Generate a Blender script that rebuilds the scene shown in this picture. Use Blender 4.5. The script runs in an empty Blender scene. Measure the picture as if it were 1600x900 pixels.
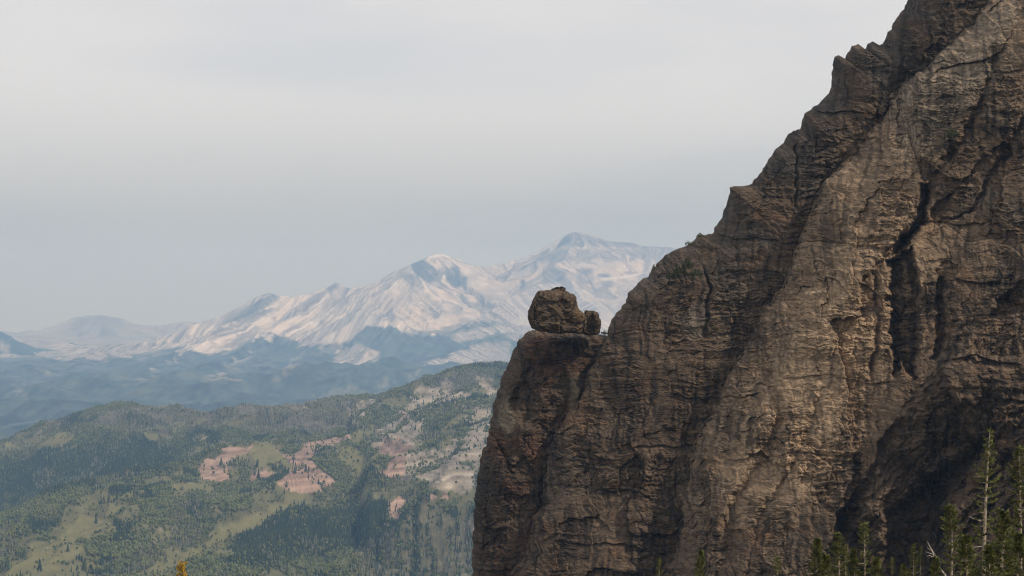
import bpy, math, random
import numpy as np
from math import radians as R
random.seed(7); rng = np.random.default_rng(11)
S = bpy.context.scene
C = S.collection

# ------------------------------------------------------------------ camera, world, sun, exposure
F = 2900.0                       # focal length in photo pixels (photo is 1600 wide)
cam_d = bpy.data.cameras.new('camera'); cam = bpy.data.objects.new('camera', cam_d); C.objects.link(cam)
cam_d.sensor_width = 36; cam_d.lens = 36*F/1600
cam_d.clip_start = 0.5; cam_d.clip_end = 200000
cam.location = (0, 0, 0); cam.rotation_euler = (R(90), 0, 0)
S.camera = cam
SUN_EL, SUN_AZ = 43.0, 131.0      # azimuth clockwise from +Y (the way the camera looks)
sd = (math.sin(R(SUN_AZ))*math.cos(R(SUN_EL)), math.cos(R(SUN_AZ))*math.cos(R(SUN_EL)), math.sin(R(SUN_EL)))
sun_d = bpy.data.lights.new('sun', 'SUN'); sun = bpy.data.objects.new('sun', sun_d); C.objects.link(sun)
sun_d.energy = 3.0; sun_d.angle = R(0.6); sun_d.color = (1.0, 0.90, 0.78)
from mathutils import Vector, Matrix
sun.rotation_euler = Vector(sd).to_track_quat('Z', 'Y').to_euler()
sun.location = (0, 0, 500)
W = bpy.data.worlds.new('World'); S.world = W; W.use_nodes = True
nt = W.node_tree; nt.nodes.clear()
def nn(t, ty, **kw):
    n = t.nodes.new(ty)
    for k, v in kw.items(): setattr(n, k, v)
    return n
out = nn(nt, 'ShaderNodeOutputWorld'); bg = nn(nt, 'ShaderNodeBackground'); bg.inputs[1].default_value = 0.1
sky = nn(nt, 'ShaderNodeTexSky', sky_type='NISHITA'); sky.sun_disc = False
sky.sun_elevation = R(SUN_EL); sky.sun_rotation = R(SUN_AZ); sky.altitude = 3400; sky.dust_density = 3; sky.air_density = 1
tc = nn(nt, 'ShaderNodeTexCoord')
mp = nn(nt, 'ShaderNodeMapping'); mp.inputs['Scale'].default_value = (1.2, 1.2, 5)
nz = nn(nt, 'ShaderNodeTexNoise'); nz.inputs['Scale'].default_value = 3.2; nz.inputs['Detail'].default_value = 6; nz.inputs['Roughness'].default_value = .5
cr = nn(nt, 'ShaderNodeValToRGB')
cr.color_ramp.interpolation = 'EASE'; cr.color_ramp.elements[0].position = .30; cr.color_ramp.elements[0].color = (7.2, 7.3, 7.5, 1)
cr.color_ramp.elements[1].position = .60; cr.color_ramp.elements[1].color = (8.3, 8.15, 8.05, 1)
mx = nn(nt, 'ShaderNodeMix', data_type='RGBA'); mx.inputs[0].default_value = .88
L = nt.links.new
L(tc.outputs['Generated'], mp.inputs[0]); L(mp.outputs[0], nz.inputs['Vector']); L(nz.outputs['Fac'], cr.inputs[0])
sx_ = nn(nt, 'ShaderNodeSeparateXYZ'); L(tc.outputs['Generated'], sx_.inputs[0])
gr = nn(nt, 'ShaderNodeValToRGB'); gr.color_ramp.elements[0].position = 0; gr.color_ramp.elements[0].color = (.52, .54, .54, 1); gr.color_ramp.interpolation = 'EASE'; gr.color_ramp.elements[1].position = .12; gr.color_ramp.elements[1].color = (1, 1, 1, 1)
L(sx_.outputs['Z'], gr.inputs[0]); mg = nn(nt, 'ShaderNodeMix', data_type='RGBA', blend_type='MULTIPLY'); mg.inputs[0].default_value = 1
L(cr.outputs[0], mg.inputs[6]); L(gr.outputs[0], mg.inputs[7])
L(sky.outputs[0], mx.inputs[6]); L(mg.outputs[2], mx.inputs[7]); L(mx.outputs[2], bg.inputs[0]); L(bg.outputs[0], out.inputs[0])
S.view_settings.view_transform = 'Standard'; S.view_settings.look = 'None'
S.view_settings.exposure = 0.0; S.view_settings.gamma = 1.0
S.render.engine = 'CYCLES'
S.cycles.use_denoising = True; S.cycles.denoiser = 'OPENIMAGEDENOISE'; S.cycles.denoising_input_passes = 'RGB_ALBEDO_NORMAL'; S.cycles.denoising_prefilter = 'ACCURATE'; S.cycles.filter_width = 1.1; S.cycles.sample_clamp_indirect = 2.0; S.cycles.use_adaptive_sampling = False; S.cycles.max_bounces = 5; S.cycles.volume_bounces = 1; S.cycles.diffuse_bounces = 3
HAZE_DENS = 4.1e-5

KR = 1.6      # the far range was laid out in units of 1.6 m
KF = 1.05     # the foothills in units of 1.05 m
# ------------------------------------------------------------------ helpers
def PX(px, py, d):
    px = np.asarray(px, float); py = np.asarray(py, float); d = np.asarray(d, float)
    return (px-800)/F*d, d+0*px, (450-py)/F*d
def tag(o, label=None, cat=None, group=None, kind=None):
    if label: o['label'] = label
    if cat: o['category'] = cat
    if group: o['group'] = group
    if kind: o['kind'] = kind
    return o
def link(name, me, mats=None, parent=None, loc=None):
    o = bpy.data.objects.new(name, me); C.objects.link(o)
    if mats is not None:
        for m in (mats if isinstance(mats, (list, tuple)) else [mats]): me.materials.append(m)
    if parent: o.parent = parent
    if loc is not None: o.location = loc
    return o
def mesh_np(name, V, Fa, cols=None, smooth=True, mat_idx=None):
    me = bpy.data.meshes.new(name); V = np.asarray(V, np.float32); Fa = np.asarray(Fa, np.int32)
    n, k = Fa.shape
    me.vertices.add(len(V)); me.vertices.foreach_set('co', V.ravel())
    me.loops.add(n*k); me.loops.foreach_set('vertex_index', Fa.ravel())
    me.polygons.add(n); me.polygons.foreach_set('loop_start', np.arange(0, n*k, k, dtype=np.int32))
    me.polygons.foreach_set('loop_total', np.full(n, k, np.int32))
    me.polygons.foreach_set('use_smooth', np.full(n, smooth, bool))
    if mat_idx is not None: me.polygons.foreach_set('material_index', np.asarray(mat_idx, np.int32))
    me.update(calc_edges=True); me.validate()
    if cols is not None:
        for an, c in cols.items():
            c = np.asarray(c, np.float32)
            a = me.attributes.new(an, 'FLOAT_COLOR', 'POINT')
            cc = np.ones((len(V), 4), np.float32); cc[:, :c.shape[1]] = c; a.data.foreach_set('color', cc.ravel())
    return me
def grid_faces(nr, nc, keep=None):
    i = np.arange(nr-1)[:, None]*nc + np.arange(nc-1)[None, :]
    f = np.stack([i, i+1, i+nc+1, i+nc], -1).reshape(-1, 4)
    return f if keep is None else f[keep.ravel()]
def compact(V, Fa, *arrs):
    used = np.zeros(len(V), bool); used[Fa.ravel()] = True
    m = np.cumsum(used)-1
    return (V[used], m[Fa]) + tuple(a[used] for a in arrs)
# --- numpy noise
def _hash(ix, iy, seed):
    h = (ix.astype(np.int64)*374761393 + iy.astype(np.int64)*668265263 + seed*974634777) & 0x7fffffff
    h = ((h ^ (h >> 13))*1274126177) & 0x7fffffff
    return ((h ^ (h >> 16)) & 0xffffff)/float(0x1000000)
def perlin(x, y, seed=0):
    x0 = np.floor(x); y0 = np.floor(y); fx = x-x0; fy = y-y0
    ux = fx*fx*fx*(fx*(fx*6-15)+10); uy = fy*fy*fy*(fy*(fy*6-15)+10)
    def g(ax, ay):
        a = _hash(x0+ax, y0+ay, seed)*2*np.pi
        return np.cos(a)*(fx-ax)+np.sin(a)*(fy-ay)
    a = g(0, 0); b = g(1, 0); c = g(0, 1); d = g(1, 1)
    return ((a+(b-a)*ux)+((c+(d-c)*ux)-(a+(b-a)*ux))*uy)*1.5
def fbm(x, y, oct=5, seed=0, gain=.5, lac=2.03):
    s = 0; a = 1; t = 0
    for i in range(oct):
        s = s + a*perlin(x, y, seed+i*17); t += a; a *= gain; x = x*lac+3.7; y = y*lac+1.3
    return s/t
def ridged(x, y, oct=5, seed=0, gain=.5, lac=2.03):
    s = 0; a = 1; t = 0
    for i in range(oct):
        s = s + a*(1-2*np.abs(perlin(x, y, seed+i*17))); t += a; a *= gain; x = x*lac+3.7; y = y*lac+1.3
    return s/t
def cells(x, y, seed=0, amp=.8):
    """facet noise: every cell a tilted plane; returns (facet height, distance to border, cell random)"""
    x0 = np.floor(x); y0 = np.floor(y)
    b1 = np.full(np.shape(x), 9.); b2 = b1.copy(); f = np.zeros(np.shape(x)); r = f.copy()
    for dx in (-1, 0, 1):
        for dy in (-1, 0, 1):
            cx = x0+dx; cy = y0+dy
            qx = cx+.5+amp*(_hash(cx, cy, seed)-.5); qy = cy+.5+amp*(_hash(cx, cy, seed+1)-.5)
            ex = x-qx; ey = y-qy; d2 = ex*ex+ey*ey
            m = d2 < b1
            b2 = np.where(m, b1, np.minimum(b2, d2)); b1 = np.where(m, d2, b1)
            h = _hash(cx, cy, seed+4)
            f = np.where(m, (_hash(cx, cy, seed+2)-.5)*2*ex+(_hash(cx, cy, seed+3)-.5)*2*ey+(h-.5)*.8, f)
            r = np.where(m, h, r)
    return f, np.sqrt(b2)-np.sqrt(b1), r
def sm(x, a, b):
    t = np.clip((x-a)/(b-a), 0, 1); return t*t*(3-2*t)
def poly_mask(px, py, pts, soft=4):
    """1 inside polygon, soft border"""
    pts = np.array(pts, float); n = len(pts)
    ins = np.zeros(px.shape, bool); dm = np.full(px.shape, 1e9)
    for i in range(n):
        x1, y1 = pts[i]; x2, y2 = pts[(i+1) % n]
        c = ((y1 > py) != (y2 > py)) & (px < (x2-x1)*(py-y1)/((y2-y1) if y2 != y1 else 1e-9)+x1)
        ins ^= c
        t = np.clip(((px-x1)*(x2-x1)+(py-y1)*(y2-y1))/((x2-x1)**2+(y2-y1)**2+1e-9), 0, 1)
        dm = np.minimum(dm, np.hypot(px-x1-t*(x2-x1), py-y1-t*(y2-y1)))
    sdist = np.where(ins, dm, -dm)
    return sm(sdist, -soft, soft)
def lerp(a, b, t): return a+(b-a)*t
def colmix(c, col, m): return c+(np.array(col)[None, :]-c)*m[:, None]

# ------------------------------------------------------------------ materials
def mat_attr(name, rough=.95, bump=None, nscale=None, namp=.25, extra=None):
    """colour from the 'tint' attribute times procedural grain; bump list of (scale, strength, distance, stretch)"""
    m = bpy.data.materials.new(name); m.use_nodes = True; t = m.node_tree; l = t.links.new
    b = t.nodes['Principled BSDF']; b.inputs['Roughness'].default_value = rough; b.inputs['Specular IOR Level'].default_value = .15
    a = nn(t, 'ShaderNodeAttribute', attribute_name='tint'); col = a.outputs['Color']
    tcn = nn(t, 'ShaderNodeTexCoord')
    for sc, amp, st in (nscale or []):
        mpn = nn(t, 'ShaderNodeMapping'); mpn.inputs['Scale'].default_value = st
        n = nn(t, 'ShaderNodeTexNoise'); n.inputs['Scale'].default_value = sc; n.inputs['Detail'].default_value = 5; n.inputs['Roughness'].default_value = .62
        mr = nn(t, 'ShaderNodeMapRange'); mr.inputs['From Min'].default_value = .3; mr.inputs['From Max'].default_value = .7
        mr.inputs['To Min'].default_value = 1-amp; mr.inputs['To Max'].default_value = 1+amp
        mul = nn(t, 'ShaderNodeVectorMath', operation='SCALE')
        l(tcn.outputs['Object'], mpn.inputs[0]); l(mpn.outputs[0], n.inputs['Vector']); l(n.outputs['Fac'], mr.inputs[0])
        l(col, mul.inputs[0]); l(mr.outputs[0], mul.inputs['Scale']); col = mul.outputs[0]
    l(col, b.inputs['Base Color'])
    prev = None
    for sc, stren, dist, st in (bump or []):
        mpn = nn(t, 'ShaderNodeMapping'); mpn.inputs['Scale'].default_value = st
        n = nn(t, 'ShaderNodeTexNoise'); n.inputs['Scale'].default_value = sc; n.inputs['Detail'].default_value = 6; n.inputs['Roughness'].default_value = .65
        bp = nn(t, 'ShaderNodeBump'); bp.inputs['Strength'].default_value = stren; bp.inputs['Distance'].default_value = dist
        l(tcn.outputs['Object'], mpn.inputs[0]); l(mpn.outputs[0], n.inputs['Vector']); l(n.outputs['Fac'], bp.inputs['Height'])
        if prev: l(prev.outputs[0], bp.inputs['Normal'])
        prev = bp
    if prev: l(prev.outputs[0], b.inputs['Normal'])
    return m
def mat_plain(name, c1, c2, scale=3, rough=.9, rnd=False, trans=0):
    m = bpy.data.materials.new(name); m.use_nodes = True; t = m.node_tree; l = t.links.new
    b = t.nodes['Principled BSDF']; b.inputs['Roughness'].default_value = rough; b.inputs['Specular IOR Level'].default_value = .2
    tcn = nn(t, 'ShaderNodeTexCoord'); n = nn(t, 'ShaderNodeTexNoise'); n.inputs['Scale'].default_value = scale; n.inputs['Detail'].default_value = 4
    r = nn(t, 'ShaderNodeValToRGB'); r.color_ramp.elements[0].color = (*c1, 1); r.color_ramp.elements[1].color = (*c2, 1)
    r.color_ramp.elements[0].position = .35; r.color_ramp.elements[1].position = .65
    l(tcn.outputs['Object'], n.inputs['Vector'])
    if rnd:
        oi = nn(t, 'ShaderNodeObjectInfo'); ma = nn(t, 'ShaderNodeMath', operation='ADD'); mb = nn(t, 'ShaderNodeMath', operation='MULTIPLY_ADD')
        mb.inputs[1].default_value = .4; mb.inputs[2].default_value = -.2
        l(oi.outputs['Random'], mb.inputs[0]); l(n.outputs['Fac'], ma.inputs[0]); l(mb.outputs[0], ma.inputs[1]); l(ma.outputs[0], r.inputs[0])
    else: l(n.outputs['Fac'], r.inputs[0])
    l(r.outputs[0], b.inputs['Base Color'])
    return m

M_range = mat_attr('alpine_scree', nscale=[(.012, .10, (1, 1, 1)), (.05, .10, (1, 1, 1))], bump=[(.02, .5, 30, (1, 1, 1)), (.08, .5, 8, (1, 1, 1))])
M_hill = mat_attr('foothill_ground', nscale=[(.03, .18, (1, 1, 1)), (.2, .15, (1, 1, 1))], bump=[(.05, .6, 8, (1, 1, 1))])
M_ground = mat_attr('slope_ground', nscale=[(.05, .2, (1, 1, 1)), (2, .3, (1, 1, 1))], bump=[(2, .6, .2, (1, 1, 1))])
M_cliff = mat_attr('volcanic_rock', rough=.92, nscale=[(.5, .22, (1, 1, 1.6)), (2.2, .25, (.8, .8, 2.4))],
                   bump=[(.35, .6, .7, (1, 1, 1.6)), (1.3, .7, .3, (1, 1, 1.5))])
M_needle = mat_plain('conifer_needles', (.045, .058, .018), (.20, .20, .062), 1.7, .8)
M_needle_sunlit = mat_plain('sunlit_needles', (.30, .17, .02), (.52, .34, .04), 5, .8)  # sunlit gold painted into the needles of the one bright tip
M_bark = mat_plain('pale_bark', (.22, .17, .12), (.44, .36, .27), 6, .9)
M_dead = mat_plain('bleached_dead_wood', (.38, .33, .27), (.52, .46, .39), 8, .85)
M_shrub = mat_plain('shrub_leaves', (.030, .045, .014), (.07, .085, .03), 2.5, .85)
M_fconifer = mat_plain('far_conifer', (.022, .037, .023), (.048, .066, .036), .3, .9, rnd=True)
M_faspen = mat_plain('far_broadleaf', (.065, .082, .032), (.140, .150, .062), .3, .9, rnd=True)
M_fdead = mat_plain('far_dead_wood', (.20, .185, .155), (.40, .37, .32), .3, .9, rnd=True)

# ------------------------------------------------------------------ far mountains and range (ridge skeletons)
def ridge_height(x, y, ridges, warp=160, wl=900, seed=3):
    wx = x+warp*fbm(x/wl, y/wl, 4, seed); wy = y+warp*fbm(x/wl+9, y/wl+5, 4, seed+50)
    best = np.full(x.shape, -1e9); sb = np.zeros(x.shape); db = np.zeros(x.shape)
    for ri, (pts, A, Ls) in enumerate(ridges):
        pts = np.array(pts, float); X, Y, Z = PX(pts[:, 0], pts[:, 1], pts[:, 2])
        s0 = 7000.*ri
        for i in range(len(X)-1):
            ax, ay, bx, by = X[i], Y[i], X[i+1], Y[i+1]
            L2 = (bx-ax)**2+(by-ay)**2; l = math.sqrt(L2)
            t0 = ((wx-ax)*(bx-ax)+(wy-ay)*(by-ay))/L2
            t = np.clip(t0, 0, 1)
            d = np.hypot(wx-ax-t*(bx-ax), wy-ay-t*(by-ay))
            zz = Z[i]+(Z[i+1]-Z[i])*t; dr = np.maximum(zz+960, 50.); h = zz - dr*(1-np.exp(-d*(A/Ls)/dr))
            ang = np.arctan2(wy-ay-t*(by-ay), wx-ax-t*(bx-ax))
            s = s0+t*l + np.where((t0 < 0) | (t0 > 1), ang*120, 0)
            side = np.where(((bx-ax)*(wy-ay)-(by-ay)*(wx-ax)) > 0, 3000., 0)
            m = h > best
            best = np.where(m, h, best); sb = np.where(m, s+side, sb); db = np.where(m, d, db)
            s0 += l
    return best, sb, db
SKY = [(250,540,19800),(300,506,20000),(315,500,20200),(345,492,20300),(375,480,20400),(400,468,20450),(420,457,20500),(430,460,20500),(460,464,20600),
       (490,456,20700),(510,448,20800),(525,441,20800),(536,444,20800),(547,451,20800),(575,445,20900),(600,436,20900),(625,421,20800),(645,412,20700),(660,403,20600),(672,397,20500),
       (690,396,20600),(702,401,20700),(718,409,20900),(738,415,21100),(760,417,21300),(782,412,21400),(820,402,21500),(850,388,21500),
       (870,375,21500),(886,366,21450),(900,361,21450),(915,364,21500),(930,369,21500),(944,376,21600),(965,378,21700),(985,379,21800),(1000,384,21800),(1050,386,21800),(1120,392,21600),(1300,420,21000)]
ridges = [(SKY, 1500, 2300),
  ([(425,459,20500),(395,485,19600),(355,508,18700),(310,535,17800),(268,565,16900)], 1100, 1300),
  ([(525,442,20800),(480,475,19700),(435,505,18700),(390,535,17700),(350,565,16700)], 1100, 1300),
  ([(590,441,20900),(545,475,19800),(500,508,18800),(450,545,17700),(400,580,16500)], 1100, 1200),
  ([(670,398,20500),(640,419,19900),(605,449,19200),(570,478,18500),(535,508,17900),(500,540,17300),(465,575,16500)], 1200, 1500),
  ([(645,425,19900),(640,455,19200),(615,490,18400),(590,530,17600),(570,560,16900)], 1000, 1000),
  ([(905,363,21450),(890,395,20900),(868,416,20200),(845,440,19500),(800,463,18900),(755,492,18300),(715,520,17700),(660,560,16800)], 1000, 1300),
  ([(868,416,20200),(900,450,19300),(930,490,18400),(940,530,17600)], 1000, 1200),
  ([(740,415,21100),(735,440,20500),(722,465,20000)], 900, 900),
  ([(1000,385,21800),(1010,420,20800),(1040,460,19600),(1060,520,18000)], 1100, 1400),
  ([(860,505,16800),(760,530,16300),(690,560,15800),(620,590,15000)], 700, 1200)]
LOW = [([(300,575,17500),(230,598,15500),(150,622,13500),(60,650,12000)], 90), ([(400,580,16500),(330,602,14800),(250,625,13000)], 80), ([(500,585,16000),(420,605,14500),(340,628,12800)], 90),
       ([(590,585,15800),(520,605,14300),(450,625,12600)], 90), ([(690,570,15800),(610,598,14300),(540,618,12800)], 100), ([(800,560,15500),(700,590,14300),(620,608,13000)], 90), ([(170,580,17500),(90,600,15800),(0,625,14000)], 80), ([(80,590,16500),(0,615,14800)], 70)]
def low_spurs(x, y):
    z = np.zeros(x.shape); wx = x+90*fbm(x/500, y/500, 4, 73); wy = y
    for pts, am in LOW:
        p = np.array(pts, float); X, Y, _ = PX(p[:, 0], p[:, 1], p[:, 2]); d = np.full(x.shape, 1e9)
        for i in range(len(X)-1):
            ax, ay, bx, by = X[i], Y[i], X[i+1], Y[i+1]; t = np.clip(((wx-ax)*(bx-ax)+(wy-ay)*(by-ay))/((bx-ax)**2+(by-ay)**2), 0, 1)
            d = np.minimum(d, np.hypot(wx-ax-t*(bx-ax), wy-ay-t*(by-ay)))
        z = np.maximum(z, am*np.exp(-d/190.))
    return z
def floor_z(x, y): return low_spurs(x, y)+-745+90*fbm(x/2600, y/1500, 5, 77)+110*(ridged((x-.25*y)/800, y/3200, 5, 79)-.4)+25*fbm(x/500, y/500, 4, 78)
def range_h(x, y):
    h, s, d = ridge_height(x, y, ridges)
    s = s+150*fbm(x/700, y/700, 4, 29)
    att = sm(d, 60, 900)
    g = ridged(s/260., d/2600., 4, 5, .55)
    vs = .3+.7*sm(fbm(x/1300, y/1300, 3, 28), -.25, .3)
    h = h + (g-.35)*(45+75*vs)*att + 20*vs*ridged(s/90., d/900., 3, 9)*sm(d, 20, 300) + 24*fbm(x/500, y/500, 5, 21)*sm(d, 50, 600) + 9*ridged(x/200, y/200, 5, 25, .6)*sm(d,0,200)+5*ridged(x/60,y/60,4,26,.6)*sm(d,-1,120)+9*fbm(x/90,y/90,4,27,.6)
    fl = floor_z(x, y)
    k = 90.
    hh = np.maximum(h, fl)+k*np.exp(-np.abs(h-fl)/k)*.5
    return hh, s, d, g
def polar_grid(px0, px1, npx, d0, d1, nd, power=1.0):
    u = np.linspace(px0, px1, npx); v = d0*(d1/d0)**(np.linspace(0, 1, nd)**power)
    D, U = np.meshgrid(v, u, indexing='ij')
    return (U-800)/F*D, D, D.shape
def project(x, y, z): return 800+F*x/y, 450-F*z/y

STREAKS = [[(236,554),(264,534),(270,537),(242,557)], [(255,566),(288,548),(294,551),(262,569)], [(339,582),(360,566),(395,549),(400,553),(372,572),(346,586)], [(309,594),(378,576),(380,580),(315,598)],
           [(421,596),(445,572),(474,549),(481,553),(460,578),(430,600)], [(46,562),(60,564),(82,580),(76,590),(58,588)], [(20,612),(38,612),(46,624),(30,622)], [(10,606),(60,586),(119,566),(122,574),(80,592),(30,608)],
           [(150,566),(168,562),(175,574),(158,586),(148,580)], [(205,560),(232,550),(225,566),(208,572)], [(590,606),(612,592),(616,596),(600,610)], [(640,590),(655,574),(660,578),(652,594)], [(480,618),(560,604),(566,608),(500,622)], [(180,600),(250,588),(252,592),(190,604)]]
def streaks(px, py, a, b):
    m = np.zeros(px.shape)
    for P in STREAKS: m = np.maximum(m, poly_mask(px+9*a+5*b, py+6*b, P, 3))
    return m
def build_range():
    x, y, sh = polar_grid(-60, 1150, 900, 14000, 23000, 430)
    x = x.ravel(); y = y.ravel()
    h, s, d, g = range_h(x, y); px, py = project(x, y, h)
    n1 = fbm(x/900, y/900, 5, 31); n2 = fbm(x/220, y/220, 4, 35); stk = fbm(s/60., d/3500., 4, 41); stk2 = fbm(s/22., d/1800., 3, 45)
    lw = 1-sm(px, 600, 680); ca = .98*x-.19*y; al = .19*x+.98*y
    stk = lerp(stk, fbm(ca/75., al/2600., 5, 47, .65)*1.25, lw); stk2 = lerp(stk2, fbm(ca/26., al/1500., 3, 48)*1.2, lw)
    col = np.tile(np.array([[.44, .415, .39]]), (len(x), 1))
    col *= (1+.40*np.tanh(5*stk)+.26*np.tanh(4*stk2)+.15*n1+.12*n2)[:, None]
    warm = sm(stk+n1*.5+.4*poly_mask(px, py, [(600,470),(690,440),(760,420),(860,400),(1060,400),(1060,500),(900,470),(780,470),(700,520),(640,520)], 25), .15, .6)
    col = colmix(col, (.53, .45, .37), warm*.7)
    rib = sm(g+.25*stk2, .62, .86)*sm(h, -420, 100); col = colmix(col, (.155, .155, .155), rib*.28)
    for P, a in (([(610,455),(560,482),(490,525),(440,556),(405,585),(470,575),(540,540),(600,505),(640,470)], .45), ([(868,416),(845,440),(800,463),(755,492),(700,524),(760,505),(830,505),(850,470),(900,450)], .45), ([(427,459),(404,470),(345,495),(318,505),(345,512),(400,490),(436,470)], .8)): col = colmix(col, (.27, .27, .275), a*poly_mask(px+6*n2, py+6*n1, P, 8))  # left-facing slopes out of the sun, their shade painted grey
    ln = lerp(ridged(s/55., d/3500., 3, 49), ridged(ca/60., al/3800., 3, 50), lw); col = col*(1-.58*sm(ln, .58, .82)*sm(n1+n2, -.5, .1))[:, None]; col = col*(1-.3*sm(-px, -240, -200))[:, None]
    # dark rock outcrops; peaks' left sides darkened too, their shade put into colour
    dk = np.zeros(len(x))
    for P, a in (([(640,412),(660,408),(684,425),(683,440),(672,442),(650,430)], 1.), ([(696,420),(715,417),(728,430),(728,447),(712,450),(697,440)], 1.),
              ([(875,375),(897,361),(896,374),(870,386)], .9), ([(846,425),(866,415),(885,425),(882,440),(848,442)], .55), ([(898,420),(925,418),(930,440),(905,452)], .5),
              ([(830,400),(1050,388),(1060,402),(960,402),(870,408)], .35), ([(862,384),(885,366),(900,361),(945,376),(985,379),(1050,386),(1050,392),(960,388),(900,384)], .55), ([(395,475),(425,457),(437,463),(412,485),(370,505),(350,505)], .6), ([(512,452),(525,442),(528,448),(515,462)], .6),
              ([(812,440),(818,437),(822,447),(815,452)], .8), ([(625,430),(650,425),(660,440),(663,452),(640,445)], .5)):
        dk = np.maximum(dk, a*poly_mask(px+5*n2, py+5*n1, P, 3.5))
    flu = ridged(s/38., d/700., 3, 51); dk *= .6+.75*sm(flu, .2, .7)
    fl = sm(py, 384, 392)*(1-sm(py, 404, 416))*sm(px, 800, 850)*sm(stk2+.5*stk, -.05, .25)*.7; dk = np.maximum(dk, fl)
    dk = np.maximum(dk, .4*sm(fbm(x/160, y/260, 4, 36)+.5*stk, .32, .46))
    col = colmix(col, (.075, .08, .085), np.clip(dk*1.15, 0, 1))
    # trees on the lower slopes
    tl = np.interp(px, [-60, 50, 110, 170, 240, 330, 370, 420, 480, 530, 585, 600, 620, 680, 720, 760, 830, 950, 1150],
                   [556, 560, 560, 556, 549, 549, 540, 520, 538, 540, 502, 506, 516, 521, 508, 502, 512, 520, 530])
    f = np.maximum(sm(py-tl+16*n1+10*n2+14*stk, -2, 4), sm(-620+90*n1-h, -40, 30)*sm(px, 215, 260))
    bare = sm(n1*1.0+stk*.8+n2*.3, .22, .34)*.9
    bare *= 1-.85*sm(-560+60*n1-h, -40, 60)*sm(px, 215, 260)
    bare *= 1-poly_mask(px, py, [(540,520),(600,505),(680,522),(760,505),(800,520),(760,550),(640,590),(560,560)], 12)
    for P in ([(512,585),(530,545),(560,540),(592,548),(590,560),(560,578),(535,572),(520,590)], [(655,570),(700,555),(760,533),(800,545),(790,570),(700,580)], [(700,525),(760,508),(830,508),(835,520),(780,522),(720,535)]):
        bare = np.maximum(bare, .95*poly_mask(px+9*n1+10*n2, py+9*n2, P, 4))
    bare = np.maximum(bare, .65*streaks(px, py, 1.6*n1, 2*n2)*sm(n2+stk2, -.4, .2))
    bare = bare*(1-.85*sm(-px, -250, -200)*sm(-h, 500, 560)); tint = np.array([[.044, .058, .052]])*(1+1.5*n2+1.2*stk2)[:, None]
    col = lerp(col, np.clip(tint, .012, 1), (f*(1-bare*.75))[:, None])
    # thin old snow patches
    for P in ([(812,408),(850,388),(862,382),(850,392),(820,405)], [(672,446),(690,455),(688,457),(672,449)], [(752,444),(763,442),(762,445),(752,447)], [(938,435),(985,430),(1010,426),(985,434),(940,438)], [(710,472),(713,472),(713,474),(710,474)], [(665,401),(690,396),(704,402),(690,401),(672,404)]):
        col = colmix(col, (.68, .66, .63), poly_mask(px, py, P, 1.6)*.7)
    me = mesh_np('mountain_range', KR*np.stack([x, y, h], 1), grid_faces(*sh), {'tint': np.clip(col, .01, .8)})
    tag(link('mountain_range', me, M_range), 'pale grey and tan rocky mountain range with forested lower slopes', kind='structure')
build_range()

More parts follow.
